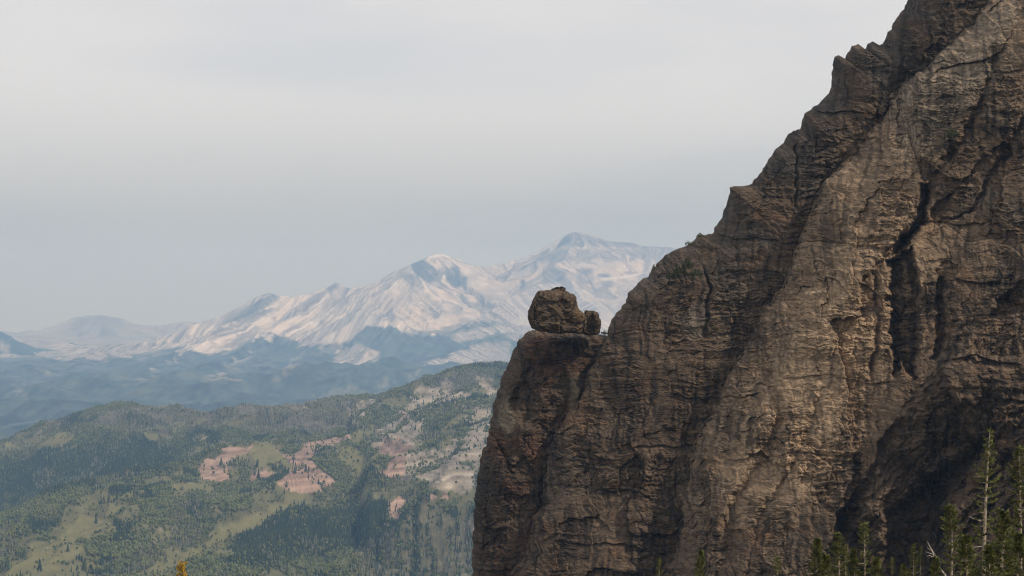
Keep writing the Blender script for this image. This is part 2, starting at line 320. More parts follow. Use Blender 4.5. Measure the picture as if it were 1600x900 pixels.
def build_far():
    R1 = [([(-150,540,27500),(0,532,27500),(35,523,27500),(70,515,27600),(110,505,27800),(122,498,27800),(140,493,27800),(165,493,27800),(186,499,27800),(203,507,27800),(240,509,28000),(265,507,28000),(300,503,28200),(340,505,28400),(420,520,28500)], 1500, 3200),
          ([(165,494,27800),(120,530,26500),(60,560,25000)], 1100, 1500), ([(200,507,27800),(190,535,26500),(150,570,24800)], 1100, 1500), ([(290,504,28100),(250,535,26500),(215,565,25000)], 1000, 1400),
          ([(70,515,27600),(60,545,26300),(40,575,25000)], 1000, 1200)]
    x, y, sh = polar_grid(-150, 460, 420, 23200, 29500, 200); x = x.ravel(); y = y.ravel()
    h, s, d = ridge_height(x, y, R1, 200, 1200, 63)
    h = h+(ridged(s/420., d/3000., 4, 65)-.35)*110*sm(d, 80, 1000)+40*fbm(x/700, y/700, 5, 66)*sm(d, 50, 600)+34*(ridged(x/420, y/420, 5, 67, .6)-.35)+10*fbm(x/90, y/90, 3, 64)
    fl = floor_z(x, y); h = np.maximum(h, fl)
    px, py = project(x, y, h); n1 = fbm(x/1300, y/1300, 5, 68); st = fbm(s/90., d/1700., 4, 69); n2 = fbm(x/300, y/300, 4, 70)
    col = np.tile(np.array([[.23, .215, .205]]), (len(x), 1))*(1+.8*st+.4*n1+.4*n2)[:, None]
    col = colmix(col, (.14, .13, .13), poly_mask(px, py, [(110,507),(122,498),(165,492),(188,500),(196,512),(150,508)], 4)*.7)
    f = sm(py-552+30*n1+22*st+12*n2, -4, 8)*(1-.85*sm(n1+st, .15, .4))
    col = lerp(col, np.array([[.03, .045, .038]])*(1+.5*n2)[:, None], f[:, None])
    col = colmix(col, (.27, .25, .22), streaks(px, py, n1, n2)*.8)
    me = mesh_np('far_mountains', KR*np.stack([x, y, h], 1), grid_faces(*sh), {'tint': np.clip(col, .01, .8)})
    tag(link('far_mountains', me, M_range), 'faint flat topped mountains fading into haze at far left', kind='structure')
    # blue flank at the left edge
    R2 = [([(-900,380,23000),(-500,400,22400),(-260,420,21800),(-120,465,21200),(-40,497,20800),(0,513,20500),(22,530,20000),(48,556,19000),(75,588,18000)], 1400, 1500),
          ([(-40,497,20800),(-20,550,19200),(10,590,17800)], 1000, 1300)]
    x, y, sh = polar_grid(-900, 160, 380, 15500, 23500, 190); x = x.ravel(); y = y.ravel()
    h, s, d = ridge_height(x, y, R2, 130, 900, 83)
    h = h+(ridged(s/300., d/2600., 4, 85)-.35)*80*sm(d, 60, 900)+30*fbm(x/500, y/500, 5, 86)*sm(d, 30, 500)
    fl = floor_z(x, y)-140; h = np.maximum(h, fl)
    px, py = project(x, y, h); n1 = fbm(x/900, y/900, 5, 88); st = fbm(s/70., d/1700., 4, 89); n2 = fbm(x/200, y/200, 4, 90)
    bare = np.maximum.reduce([poly_mask(px+9*n2, py+9*n1, P, 3) for P in ([(0,535),(14,540),(12,552),(0,548)], [(38,558),(52,562),(80,575),(72,590),(52,590)], [(22,612),(40,612),(44,625),(30,622)])])
    col = np.array([[.03, .046, .04]])*(1+.5*n2+.4*st)[:, None]
    col = lerp(col, np.array([[.33, .29, .25]])*(1+.3*st)[:, None], np.maximum(bare, .8*sm(n1+st*.6, .35, .5))[:, None])
    me = mesh_np('forested_mountain', KR*np.stack([x, y, h], 1), grid_faces(*sh), {'tint': np.clip(col, .01, .8)})
    tag(link('forested_mountain', me, M_range), 'dark blue forested mountain flank cut by the left edge', kind='structure')
build_far()

# ------------------------------------------------------------------ valley plain behind the foothills
def plain_h(x, y):
    px = 800+F*x/y
    z = floor_z(x, y)
    bump = 75*np.exp(-((px-300)/170)**2-((y-11800)/900)**2)+50*np.exp(-((px-90)/120)**2-((y-10600)/700)**2)+60*np.exp(-((px-520)/160)**2-((y-13300)/900)**2)
    return z+bump+18*ridged(x/700, y/700, 4, 92)
def build_plain():
    x, y, sh = polar_grid(-900, 1150, 700, 7600, 16500, 230); x = x.ravel(); y = y.ravel()
    h = plain_h(x, y)-np.clip((y-15000)/15, 0, 60); n1 = fbm(x/700, y/900, 5, 95); n2 = fbm(x/120, y/300, 4, 96); n3 = fbm(x/45, y/160, 3, 97)
    col = np.array([[.046, .062, .050]])*(1+1.1*n2+1.0*n3)[:, None]
    col = colmix(col, (.10, .11, .065), sm(n1+.3*n2, .15, .5)*.8)
    col = colmix(col, (.28, .25, .20), sm(fbm(x/300+4, y/1500, 5, 98)+.3*n2, .42, .52)*.55)
    px, py = project(x, y, h); col = colmix(col, (.20, .19, .15), streaks(px, py, 1.6*n1, 2*n2)*.6*sm(n3+n2, -.4, .2)); sw = sm(fbm(x/260, y/1100, 4, 99), .0, .35); col = col*(1-.45*sw)[:, None]
    me = mesh_np('valley_plain', KR*np.stack([x, y, h], 1), grid_faces(*sh), {'tint': np.clip(col, .01, .8)})
    tag(link('valley_plain', me, M_hill), 'hazy forested rolling plain below the mountain range', kind='structure')
build_plain()

# ------------------------------------------------------------------ foothills
yD = lambda p: np.interp(p, [-300,0,100,200,290,345,400,470,545,600,650,720,800,1000], [930,812,770,742,727,704,697,691,684,670,648,628,612,600])
yC = lambda p: np.interp(p, [-300,0,60,120,180,250,330,400,470,520,560,600,640,680,720,760,800,1000], [760,694,670,650,635,638,641,637,631,627,623,615,606,593,581,579,572,560])
dDf = lambda p: np.interp(p, [-300, 0, 300, 600, 800, 1000], [5200, 5450, 6200, 6800, 7000, 7000])
def foot_h(x, y):
    px = 800+F*x/y; dD = dDf(px); d = y
    z0 = -(980-450)/F*4000.; zD = -(yD(px)-450)/F*dD; dm = 4000+(dD-4000)*.5; ym = yD(px)+(955-yD(px))*.50; zm = -(ym-450)/F*dm
    dv = dD+520; zv = zD-np.interp(px, [0, 250, 420, 600, 700], [210, 170, 90, 10, 0]); dC = 8500.; zC = -(yC(px)-450)/F*dC
    zv = np.where(px > 550, lerp(zD, zC, (dv-dD)/(dC-dD)), zv); 
    z = np.where(d < dm, lerp(z0, zm, np.clip((d-4000)/(dm-4000), 0, 1)),
        np.where(d < dD, lerp(zm, zD, np.clip((d-dm)/(dD-dm), 0, 1)),
        np.where(d < dv, lerp(zD, zv, sm(d, dD, dv)),
        np.where(d < dC, lerp(zv, zC, np.clip((d-dv)/(dC-dv), 0, 1)), zC-(d-dC)*.28))))
    bb = sm(px+8*fbm(x/120, y/120, 3, 106), 556, 585)
    zs = lambda yy, dq: -(yy-450)/F*dq
    zb = np.where(d < 4720, lerp(z0, zs(914, 4720.), np.clip((d-4000)/720, 0, 1)), np.where(d < 4960, lerp(zs(914, 4720.), zs(806, 4960.), np.clip((d-4720)/240, 0, 1)),
         np.where(d < dD, lerp(zs(806, 4960.), zD, np.clip((d-4960)/(dD-4960), 0, 1)**.8), z)))
    z = lerp(z, zb, bb)
    z = np.where(d < 4000, -.18276*d-.03*(4000-d), z)
    # spurs running up to the right
    r = (x*.78+y*.62); q = (x*-.62*3.2+y*.78)
    spur = ridged((x*.92-y*.22+60*fbm(x/400, y/400, 3, 7))/330., (x*.22+y*.92)/1500., 3, 101, .4)
    cr = np.minimum(np.abs(d-dC), np.abs(d-dD))
    att = .35+.65*sm(cr, 40, 500)
    z = z + att*((spur-.3)*78+46*fbm(x/420, y/420, 5, 103)+10*ridged(x/150, y/150, 4, 107)) + 3*fbm(x/60, y/60, 3, 104)
    tm = sm(px, 290, 320)*(1-bb)*sm(y, 5600, 5750)*(1-sm(y, dD-60, dD)); q = z/7+.6*fbm(x/90, y/90, 3, 127); fq = q-np.floor(q); z = z+tm*.75*7*(sm(fq, .6, .95)-fq)
    # banded bluffs with vertical gullies
    wx = px+5*fbm(x/80, y/80, 3, 105); b = bb*(1-sm(y, 5000, 5150))
    b2 = bb*(1-b)*(1-sm(y, 7600, 8200))
    q = z/11+.5*fbm(x/150, y/150, 3, 108); fq = q-np.floor(q); z = z+(b*.9+b2*.55)*11*(sm(fq, .55, .95)-fq)
    z = z - b*sm(y, 4650, 4800)*9*ridged(wx/22., y/500, 4, 109)
    for g, w, dep in ((590, 6, 22), (650, 6, 30)):
        z = z - b*sm(y, 4650, 4800)*dep*np.exp(-((wx-g-(4960-y)*-.02)/w)**2)
    return z
def foot_cover(x, y, z):
    """returns rock/pink/meadow/dark weights"""
    px, py = project(x, y, z); n1 = fbm(x/260, y/420, 5, 111); n2 = fbm(x/60, y/110, 4, 112); n3 = fbm(x/25, y/60, 3, 114); w = 16*n1+13*n2+6*n3; w2 = 12*n2-8*n1+5*n3
    qx = px+w*1.3; qy = py+w2
    pk = np.zeros(px.shape); mdw = pk.copy(); tan = pk.copy(); dark = pk.copy(); dead = pk.copy()
    for P in ([(300,738),(322,718),(345,701),(398,697),(380,712),(352,728),(356,742),(345,760),(318,754)],
              [(447,735),(452,712),(466,694),(500,684),(545,682),(545,690),(505,700),(482,716),(502,735),(522,748),(520,768),(470,772),(448,762)],
              [(385,740),(420,734),(420,752),(388,757)], [(590,700),(600,688),(622,690),(640,700),(636,725),(612,748),(588,742),(604,718)],
              [(606,800),(621,776),(632,790),(626,812),(610,812)], [(520,800),(540,798),(540,806),(524,806)], [(625,640),(640,645),(640,655),(628,655)], [(668,778),(690,768),(692,780),(672,784)]):
        pk = np.maximum(pk, poly_mask(qx, qy, P, 7))
    for P in ([(540,650),(556,632),(575,620),(598,620),(594,636),(570,650),(545,658)], [(642,640),(650,616),(680,598),(712,594),(708,612),(684,628),(655,645)],
              [(690,632),(716,612),(742,616),(750,640),(720,640)], [(752,588),(765,596),(778,615),(779,634),(760,618)], [(575,700),(590,672),(625,650),(662,650),(655,690),(640,712),(625,690),(600,702)], [(655,650),(668,618),(700,600),(720,600),(690,640)], [(735,650),(750,635),(775,640),(765,700),(745,760),(720,760)],
              [(455,635),(475,627),(485,640),(462,645)], [(618,748),(632,716),(665,700),(700,705),(740,670),(745,765),(690,775),(660,752),(625,752)], [(418,638),(440,636),(442,642),(420,643)], [(85,660),(100,656),(100,664),(86,668)]):
        tan = np.maximum(tan, poly_mask(qx, qy, P, 3.5))
    for P in ([(165,785),(200,762),(230,755),(222,766),(190,778)], [(50,868),(120,812),(140,806),(110,842),(70,876)], [(62,886),(110,842),(140,850),(105,880)],
              [(190,905),(240,880),(300,852),(340,830),(380,806),(402,812),(388,832),(330,856),(290,884),(240,905)], [(240,772),(310,745),(345,742),(320,768),(260,775)],
              [(540,775),(590,760),(582,775),(545,788)], [(120,800),(180,815),(190,830),(150,850),(110,842)], [(405,690),(450,697),(450,730),(425,725)], [(225,885),(330,845),(400,800),(470,770),(480,778),(415,815),(350,860),(250,903)], [(0,880),(60,850),(100,840),(80,870),(20,905)], [(380,700),(440,690),(445,705),(420,740),(400,732)], [(500,690),(560,700),(590,730),(560,735),(530,715)], [(465,705),(490,698),(475,725),(460,728)],
              [(60,745),(100,715),(110,716),(80,742)], [(130,662),(200,668),(230,680),(180,676)]):
        mdw = np.maximum(mdw, poly_mask(qx, qy, P, 4))
    dark = np.maximum(poly_mask(qx, qy, [(350,890),(400,830),(440,800),(600,790),(620,830),(560,860),(420,885)], 12), poly_mask(qx, qy, [(0,790),(0,720),(160,690),(320,700),(250,740),(120,765)], 14))
    dead = np.maximum(poly_mask(qx, qy, [(140,650),(230,634),(560,622),(560,668),(440,680),(330,668),(250,680),(160,668)], 8), poly_mask(qx, qy, [(640,600),(760,578),(775,600),(760,605),(700,600)], 6))
    pk = sm(pk+.35*n3+.25*n2, .35, .65)
    bluff = sm(px, 556, 585)*(1-sm(y, 4980, 5060)); gul = np.maximum.reduce([np.exp(-((px-g)/w_)**2) for g, w_ in ((590, 6), (650, 6), (560, 6))]+[.8*sm(fbm(px/9, y/260, 3, 118), .05, .3)])*bluff
    rnd = sm(fbm(x/150, y/420, 5, 113)+.3*n2, .14, .30)
    mdw = np.maximum(mdw, rnd*.85*(1-dark)*(1-dead))
    tan = np.maximum(tan, .85*sm(fbm(x/170+7, y/260, 5, 117), .45, .58))
    fo = sm(fbm(x/260, y/460, 5, 119, .6)+.22*n2+.25*dark+.1*dead, -.12, -.02)
    return dict(fo=fo, pk=pk, mdw=mdw, tan=tan, dark=dark, dead=dead, bluff=bluff, gul=gul, right=sm(px, 540, 620)*sm(-py, -800, -760), n1=n1, n2=n2, px=px, py=py)
def build_foot():
    U = np.concatenate([np.linspace(-900, -122, 110), np.linspace(-120, 1000, 760)]); Dv = np.concatenate([np.linspace(2400, 3940, 60), 3950*(10000/3950)**np.linspace(0, 1, 560)])
    DD, UU = np.meshgrid(Dv, U, indexing='ij'); x = (UU-800)/F*DD; y = DD; sh = DD.shape; x = x.ravel(); y = y.ravel(); z = foot_h(x, y)
    c = foot_cover(x, y, z)
    band = fbm(z/9.+c['n2'], x/900., 3, 121)
    col = np.array([[.112, .108, .055]])*(1+.5*c['n2']+.3*c['n1'])[:, None]
    col = colmix(col, (.045, .055, .028), c['fo']*.85); col = colmix(col, (.155, .145, .066), c['mdw']*.85)
    col = lerp(col, np.array([[.092, .086, .055]])*(1+.9*band+.4*c['n2'])[:, None], (c['bluff']*.9)[:, None])
    col = lerp(col, np.array([[.245, .212, .17]])*(1+1.0*band+.7*c['n2'])[:, None], (c['tan'])[:, None])
    col = lerp(col, np.array([[.26, .18, .14]])*(1+1.1*band+.3*c['n2'])[:, None], (c['pk'])[:, None])
    me = mesh_np('foothills', KF*np.stack([x, y, z], 1), grid_faces(*sh), {'tint': np.clip(col, .012, .8)})
    tag(link('foothills', me, M_hill), 'green wooded foothills with meadows and pink bare rock', kind='structure')
build_foot()

# ------------------------------------------------------------------ small far trees
def small_conifer(seed):
    r = random.Random(seed); V = []; Fa = []; mi = []
    def ring(z, rad, n, off=(0, 0)):
        i = len(V)
        for k in range(n):
            a = 2*math.pi*(k+r.random()*.4)/n; q = rad*(.8+.4*r.random()); V.append((off[0]+q*math.cos(a), off[1]+q*math.sin(a), z+rad*.1*r.random()))
        return i
    a = ring(0, .03, 3); V.append((0, 0, .5)); t = len(V)-1
    for k in range(3): Fa.append((a+k, a+(k+1) % 3, t)); mi.append(1)
    for (z0, z1, rad) in ((.10, .48, .20), (.32, .70, .15), (.55, .88, .105), (.75, 1.0, .06)):
        a = ring(z0, rad, 6); V.append((r.uniform(-.01, .01), 0, z1)); t = len(V)-1
        for k in range(6): Fa.append((a+k, a+(k+1) % 6, t)); mi.append(0)
        V.append((0, 0, z0+.03)); t = len(V)-1
        for k in range(6): Fa.append((a+(k+1) % 6, a+k, t)); mi.append(0)
    return mesh_np('far_conifer', np.array(V), np.array(Fa), smooth=False, mat_idx=mi)
def small_broadleaf(seed):
    r = random.Random(seed); V = []; Fa = []; mi = []
    for (cx, cy, cz, rad, hz) in ((0, 0, .62, .17, .3), (.09, .05, .5, .13, .2), (-.09, .03, .72, .11, .2), (.0, -.09, .45, .12, .17)):
        i = len(V); V.append((cx, cy, cz+hz)); V.append((cx, cy, cz-hz))
        for lv in (.4, -.4):
            for k in range(5):
                a = 2*math.pi*(k+.5*(lv > 0)+r.random()*.4)/5; q = rad*(.75+.45*r.random()); V.append((cx+q*math.cos(a), cy+q*math.sin(a), cz+hz*lv+r.uniform(-.04, .04)))
        for k in range(5):
            k2 = (k+1) % 5; Fa += [(i, i+2+k, i+2+k2), (i+1, i+7+k2, i+7+k), (i+2+k, i+7+k, i+7+k2), (i+2+k, i+7+k2, i+2+k2)]; mi += [0]*4
    i = len(V); V += [(.02, 0, 0), (-.01, .017, 0), (-.01, -.017, 0), (0, 0, .6)]
    for k in range(3): Fa.append((i+k, i+(k+1) % 3, i+3)); mi.append(1)
    return mesh_np('far_broadleaf', np.array(V), np.array(Fa), smooth=False, mat_idx=mi)
def small_dead(seed):
    r = random.Random(seed); V = []; Fa = []
    i = 0; V += [(.022, 0, 0), (-.011, .019, 0), (-.011, -.019, 0), (.01, 0, 1)]
    for k in range(3): Fa.append((k, (k+1) % 3, 3))
    for k in range(26):
        z = r.uniform(.12, .93); a = r.uniform(0, 6.28); l = .13*(1-z)+.035; i = len(V); w = .35
        V += [(0, 0, z+.03), (l*math.cos(a-w), l*math.sin(a-w), z+r.uniform(-.05, .03)), (l*math.cos(a+w), l*math.sin(a+w), z+r.uniform(-.02, .06))]; Fa.append((i, i+1, i+2))
    return mesh_np('far_dead_tree', np.array(V), np.array(Fa), smooth=False, mat_idx=[0]*len(Fa))
me_con = small_conifer(1); me_con.materials.append(M_fconifer); me_con.materials.append(M_fdead)
me_asp = small_broadleaf(2); me_asp.materials.append(M_faspen); me_asp.materials.append(M_fdead)
me_ded = small_dead(3); me_ded.materials.append(M_fdead)
def gn_forest(name, P, scl, proto, label):
    me = bpy.data.meshes.new(name); me.vertices.add(len(P)); me.vertices.foreach_set('co', np.asarray(P, np.float32).ravel())
    a = me.attributes.new('scl', 'FLOAT_VECTOR', 'POINT'); a.data.foreach_set('vector', np.asarray(scl, np.float32).ravel())
    b = me.attributes.new('rot', 'FLOAT_VECTOR', 'POINT'); rr = np.zeros((len(P), 3), np.float32); rr[:, 2] = rng.uniform(0, 6.28, len(P)); b.data.foreach_set('vector', rr.ravel())
    o = bpy.data.objects.new(name, me); C.objects.link(o)
    g = bpy.data.node_groups.new(name, 'GeometryNodeTree')
    g.interface.new_socket('Geometry', in_out='INPUT', socket_type='NodeSocketGeometry'); g.interface.new_socket('Geometry', in_out='OUTPUT', socket_type='NodeSocketGeometry')
    gi = g.nodes.new('NodeGroupInput'); go = g.nodes.new('NodeGroupOutput'); ip = g.nodes.new('GeometryNodeInstanceOnPoints'); oi = g.nodes.new('GeometryNodeObjectInfo')
    oi.inputs['Object'].default_value = proto; oi.inputs['As Instance'].default_value = True; oi.transform_space = 'ORIGINAL'
    n1 = g.nodes.new('GeometryNodeInputNamedAttribute'); n1.data_type = 'FLOAT_VECTOR'; n1.inputs['Name'].default_value = 'scl'
    n2 = g.nodes.new('GeometryNodeInputNamedAttribute'); n2.data_type = 'FLOAT_VECTOR'; n2.inputs['Name'].default_value = 'rot'
    l = g.links.new
    l(gi.outputs[0], ip.inputs['Points']); l(oi.outputs['Geometry'], ip.inputs['Instance']); l(n1.outputs[0], ip.inputs['Scale']); l(n2.outputs[0], ip.inputs['Rotation']); l(ip.outputs[0], go.inputs[0])
    m = o.modifiers.new('scatter', 'NODES'); m.node_group = g
    return tag(o, label, kind='stuff')
def scatter_hills():
    N = 700000
    u = np.where(rng.random(N) < .84, rng.uniform(-60, 800, N), rng.uniform(-850, -60, N)); d = np.sqrt(rng.uniform(3500**2, 9300**2, N)); x = (u-800)/F*d; y = d
    z = foot_h(x, y); c = foot_cover(x, y, z)
    dens = 1-.93*c['mdw']; dens *= 1-.95*c['pk']; dens *= 1-.90*c['tan']*sm(fbm(x/70, y/130, 4, 120), -.35, .0); dens *= 1-.93*c['bluff']*(1-c['gul']); dens = np.clip(dens+.8*c['gul'], 0, 1)*(1-.5*c['right'])
    dens *= .06+.94*c['fo']
    dens = np.clip(dens+.25*c['dark'], 0, 1)
    keep = (rng.random(N) < dens*.85) & (c['py'] < 1010)
    x, y, z = x[keep], y[keep], z[keep]; c = {k: v[keep] for k, v in c.items()}
    r = rng.random(len(x)); kn = fbm(x/200, y/330, 4, 141, .6)
    pdead = .06+.5*sm(fbm(x/140, y/260, 4, 142), .12, .2)+.72*c['dead']; pcon = .05+.85*sm(kn, 0.10, .16)+.75*c['dark']-.2*c['dead']+.5*c['bluff']
    kind = np.where(r < pdead, 2, np.where(r < pdead+(1-pdead)*pcon, 0, 1))
    hgt = rng.uniform(8.5, 18, len(x))*np.where(kind == 0, 1.05, np.where(kind == 1, .85, .95))
    wid = hgt*rng.uniform(.8, 1.2, len(x))*np.where(kind == 1, 1.25, 1.0)
    return KF*np.stack([x, y, z-.5], 1), KF*np.stack([wid, wid, hgt], 1), kind, c
FP, FS, FK, FC = scatter_hills()
# nearest 80 broadleaf, 80 conifers, 60 dead ones become things of their own
size_px = FS[:, 2]/FP[:, 1]*F
visible = (FC['px'] > 2) & (FC['px'] < 735) & (FC['py'] < 899)
solo = np.zeros(len(FP), bool)
def add_far(me, name, p, s, label, cat, group, rz=None):
    o = link(name, me); o.location = p; o.scale = s; o.rotation_euler = (0, 0, random.uniform(0, 6.28) if rz is None else rz)
    return tag(o, label, cat, group)
protos = {}
for k, (me, name, label, cat, grp, num) in enumerate((
        (me_con, 'conifer_tree', 'dark narrow conifer', 'tree', 'conifers in the woods low on the near foothill', 110),
        (me_asp, 'broadleaf_tree', 'light green bushy tree', 'tree', 'light green trees low on the near foothill', 110),
        (me_ded, 'dead_tree', 'bare grey standing dead tree', 'tree', 'dead grey trees low on the near foothill', 60))):
    idx = np.where(visible & (FK == k))[0]; idx = idx[np.argsort(-size_px[idx])][:num]
    solo[idx] = True
    for i in idx:
        q = FC['px'][i]; zone = ('in the bottom left corner of the foothill' if q < 70 else 'below the lower left meadow' if q < 200 else 'just left of the golden tree tip' if q < 285 else
            'just right of the golden tree tip' if q < 370 else 'along the lower edge of the big dark wood' if q < 480 else 'left of the banded green bluff' if q < 560 else 'on the left half of the banded green bluff' if q < 650 else 'on the banded green bluff beside the big cliff')
        o = add_far(me, name, FP[i], FS[i], label+' '+zone, cat, grp); protos.setdefault(k, o)
for k, name, lab in ((0, 'conifer_forest', 'dark green conifers covering the hazy foothills'), (1, 'broadleaf_forest', 'light green aspen woods covering the foothills'), (2, 'dead_forest', 'grey standing dead trees scattered over the foothill forest')):
    m = (FK == k) & ~solo
    gn_forest(name, FP[m], FS[m], protos[k], lab)
# isolated conifers that stand out on the bare ground: (px, py of the foot, height px, what they stand on)
spots = [(346,728,15,'pale knoll above the pink cut',0),(402,730,14,'edge of the bare knoll beside the small pink patch',0),(404,748,16,'small pink bare patch',0),(398,742,10,'small pink bare patch',1),
         (461,741,13,'lower pink bluff, left of its middle',0),(478,737,12,'lower pink slope below the pink track',0),(482,738,9,'lower pink slope below the pink track',1),(503,731,10,'right rim of the pink slope',0),(513,738,14,'right rim of the pink slope',1),(498,757,11,'bottom of the lower pink bluff',0),
         (448,760,11,'left foot of the lower pink bluff',0),(657,658,13,'bare tan shoulder right of the pink slopes',0),(649,672,9,'banded tan bluff',0),(731,640,9,'tan knoll beside the big cliff',0),(732,664,12,'grassy slope beside the big cliff',0),(735,655,8,'grassy slope beside the big cliff',1),
         (150,742,9,'open slope on the far wooded hill',0),(136,682,11,'tan clearing on the far hill',0),(147,681,12,'tan clearing on the far hill',1),(160,682,10,'tan clearing on the far hill',2),(172,683,13,'tan clearing on the far hill',3),(186,683,9,'tan clearing on the far hill',4),(298,696,11,'far wooded hill right of centre',0),
         (150,818,14,'meadow edge on the left slope',0),(160,882,22,'lower left meadow',0),(172,880,21,'lower left meadow',1),(132,890,20,'lower left scrub',0),(106,862,14,'lower left meadow edge',0),(443,886,16,'bottom woods left of the banded bluff',0),
         (28,840,16,'bottom left corner',0),(38,875,20,'bottom left corner',1),(12,890,24,'bottom left corner',2),(62,892,20,'bottom left corner',3),(605,752,10,'foot of the right pink slope',0),(615,748,9,'foot of the right pink slope',1),(650,835,12,'banded green bluff',0),(684,822,12,'banded green bluff',1)]
dd = np.linspace(4200, 9200, 900)
words = ['first', 'second', 'third', 'fourth', 'fifth']
cnt = {}
for s_ in spots: cnt[s_[3]] = cnt.get(s_[3], 0)+1
for (px, py, hp, where, k) in spots:
    xs = (px-800)/F*dd; zs = foot_h(xs, dd); pys = 450-F*zs/dd
    vis = pys <= np.minimum.accumulate(pys)+.01
    j = np.where(vis, np.abs(pys-py), 1e9).argmin(); d = dd[j]
    h = hp/F*d
    lab = ('lone dark conifer on the %s' % where) if cnt[where] == 1 else ('dark conifer on the %s, %s from left' % (where, words[sorted([q[0] for q in spots if q[3] == where]).index(px)]))
    h *= KF; add_far(me_con, 'conifer_tree', (KF*xs[j], KF*d, KF*(zs[j]-.3)), (h*1.25, h*1.25, h), lab, 'tree', 'dark conifers standing out on open ground')

# ------------------------------------------------------------------ near ground sheet out to the horizon
def ground_h(x, y):
    r = np.hypot(x, y)
    z = -1.75-.185*np.clip(y, 0, None)-.03*np.clip(-x, 0, 300)+.02*np.clip(x, 0, 200)+.10*np.clip(-y, 0, 400)
    z = np.maximum(z, -1450+0*y)
    return z + sm(r, 20, 120)*(1.2*fbm(x/30, y/30, 4, 151))
def build_ground():
    a = np.linspace(-math.pi, math.pi, 181); rr = np.concatenate([[0.0], np.geomspace(1.5, 54000, 130)])
    Rr, A = np.meshgrid(rr, a, indexing='ij'); x = (Rr*np.sin(A)).ravel(); y = (Rr*np.cos(A)).ravel(); z = ground_h(x, y)
    n = fbm(x/20, y/20, 4, 153)
    col = np.array([[.085, .085, .045]])*(1+.5*n)[:, None]; col = colmix(col, (.05, .062, .038), sm(np.hypot(x, y), 500, 3000))
    me = mesh_np('ground', np.stack([x, y, z], 1), grid_faces(*Rr.shape)[:, ::-1], {'tint': np.clip(col, .02, 1)})
    tag(link('ground', me, M_ground), 'grassy mountainside dropping away to the valley floor', kind='structure')
build_ground()

# ------------------------------------------------------------------ the cliff
SIL = [(742,1000),(738,950),(738,900),(739,850),(741,800),(743,770),(748,735),(752,716),(760,692),(765,668),(771,636),(777,612),(785,590),(790,577),(797,562),(803,545),(812,530),(822,520),(832,516),(850,516),(870,518),(905,520),(935,522),(948,524),
       (951,510),(955,503),(962,494),(968,487),(977,470),(983,458),(990,450),(1003,438),(1013,432),(1020,421),(1028,410),(1040,398),(1054,391),(1068,386),(1082,378),(1092,369),(1100,368),(1113,366),(1118,356),(1128,340),(1135,322),(1139,308),(1141,294),(1150,291),(1162,292),(1170,289),(1183,277),(1193,262),(1205,245),(1215,232),(1232,212),(1239,204),(1251,203),(1254,192),(1256,182),(1263,174),(1280,162),(1288,151),(1296,147),(1299,135),(1301,108),(1304,88),(1310,86),(1321,92),(1325,82),(1330,73),(1340,68),(1351,76),(1357,68),(1364,65),(1375,71),(1380,66),(1384,56),(1392,46),(1402,28),(1412,15),(1420,0),(1436,-30),(1470,-75),(1500,-120)]
EX = lambda pts: (lambda v: np.interp(v, [p[1] for p in pts], [p[0] for p in pts]))
E1 = EX([(952,500),(945,530),(925,580),(898,640),(866,700),(846,790),(800,900),(770,1000)])
E2 = EX([(1640,-100),(1560,-5),(1490,70),(1420,130),(1350,215),(1290,290),(1265,350),(1228,430),(1190,500),(1165,545),(1130,610),(1105,660),(1085,720),(1060,800),(1040,900),(1020,1000)])
E4 = EX([(1700,360),(1600,440),(1560,470),(1510,530),(1460,590),(1420,625),(1370,700),(1335,770),(1300,830),(1265,900),(1220,1000)])
E5 = EX([(1700,540),(1610,620),(1545,680),(1500,740),(1470,800),(1450,860),(1440,900),(1420,1000)])
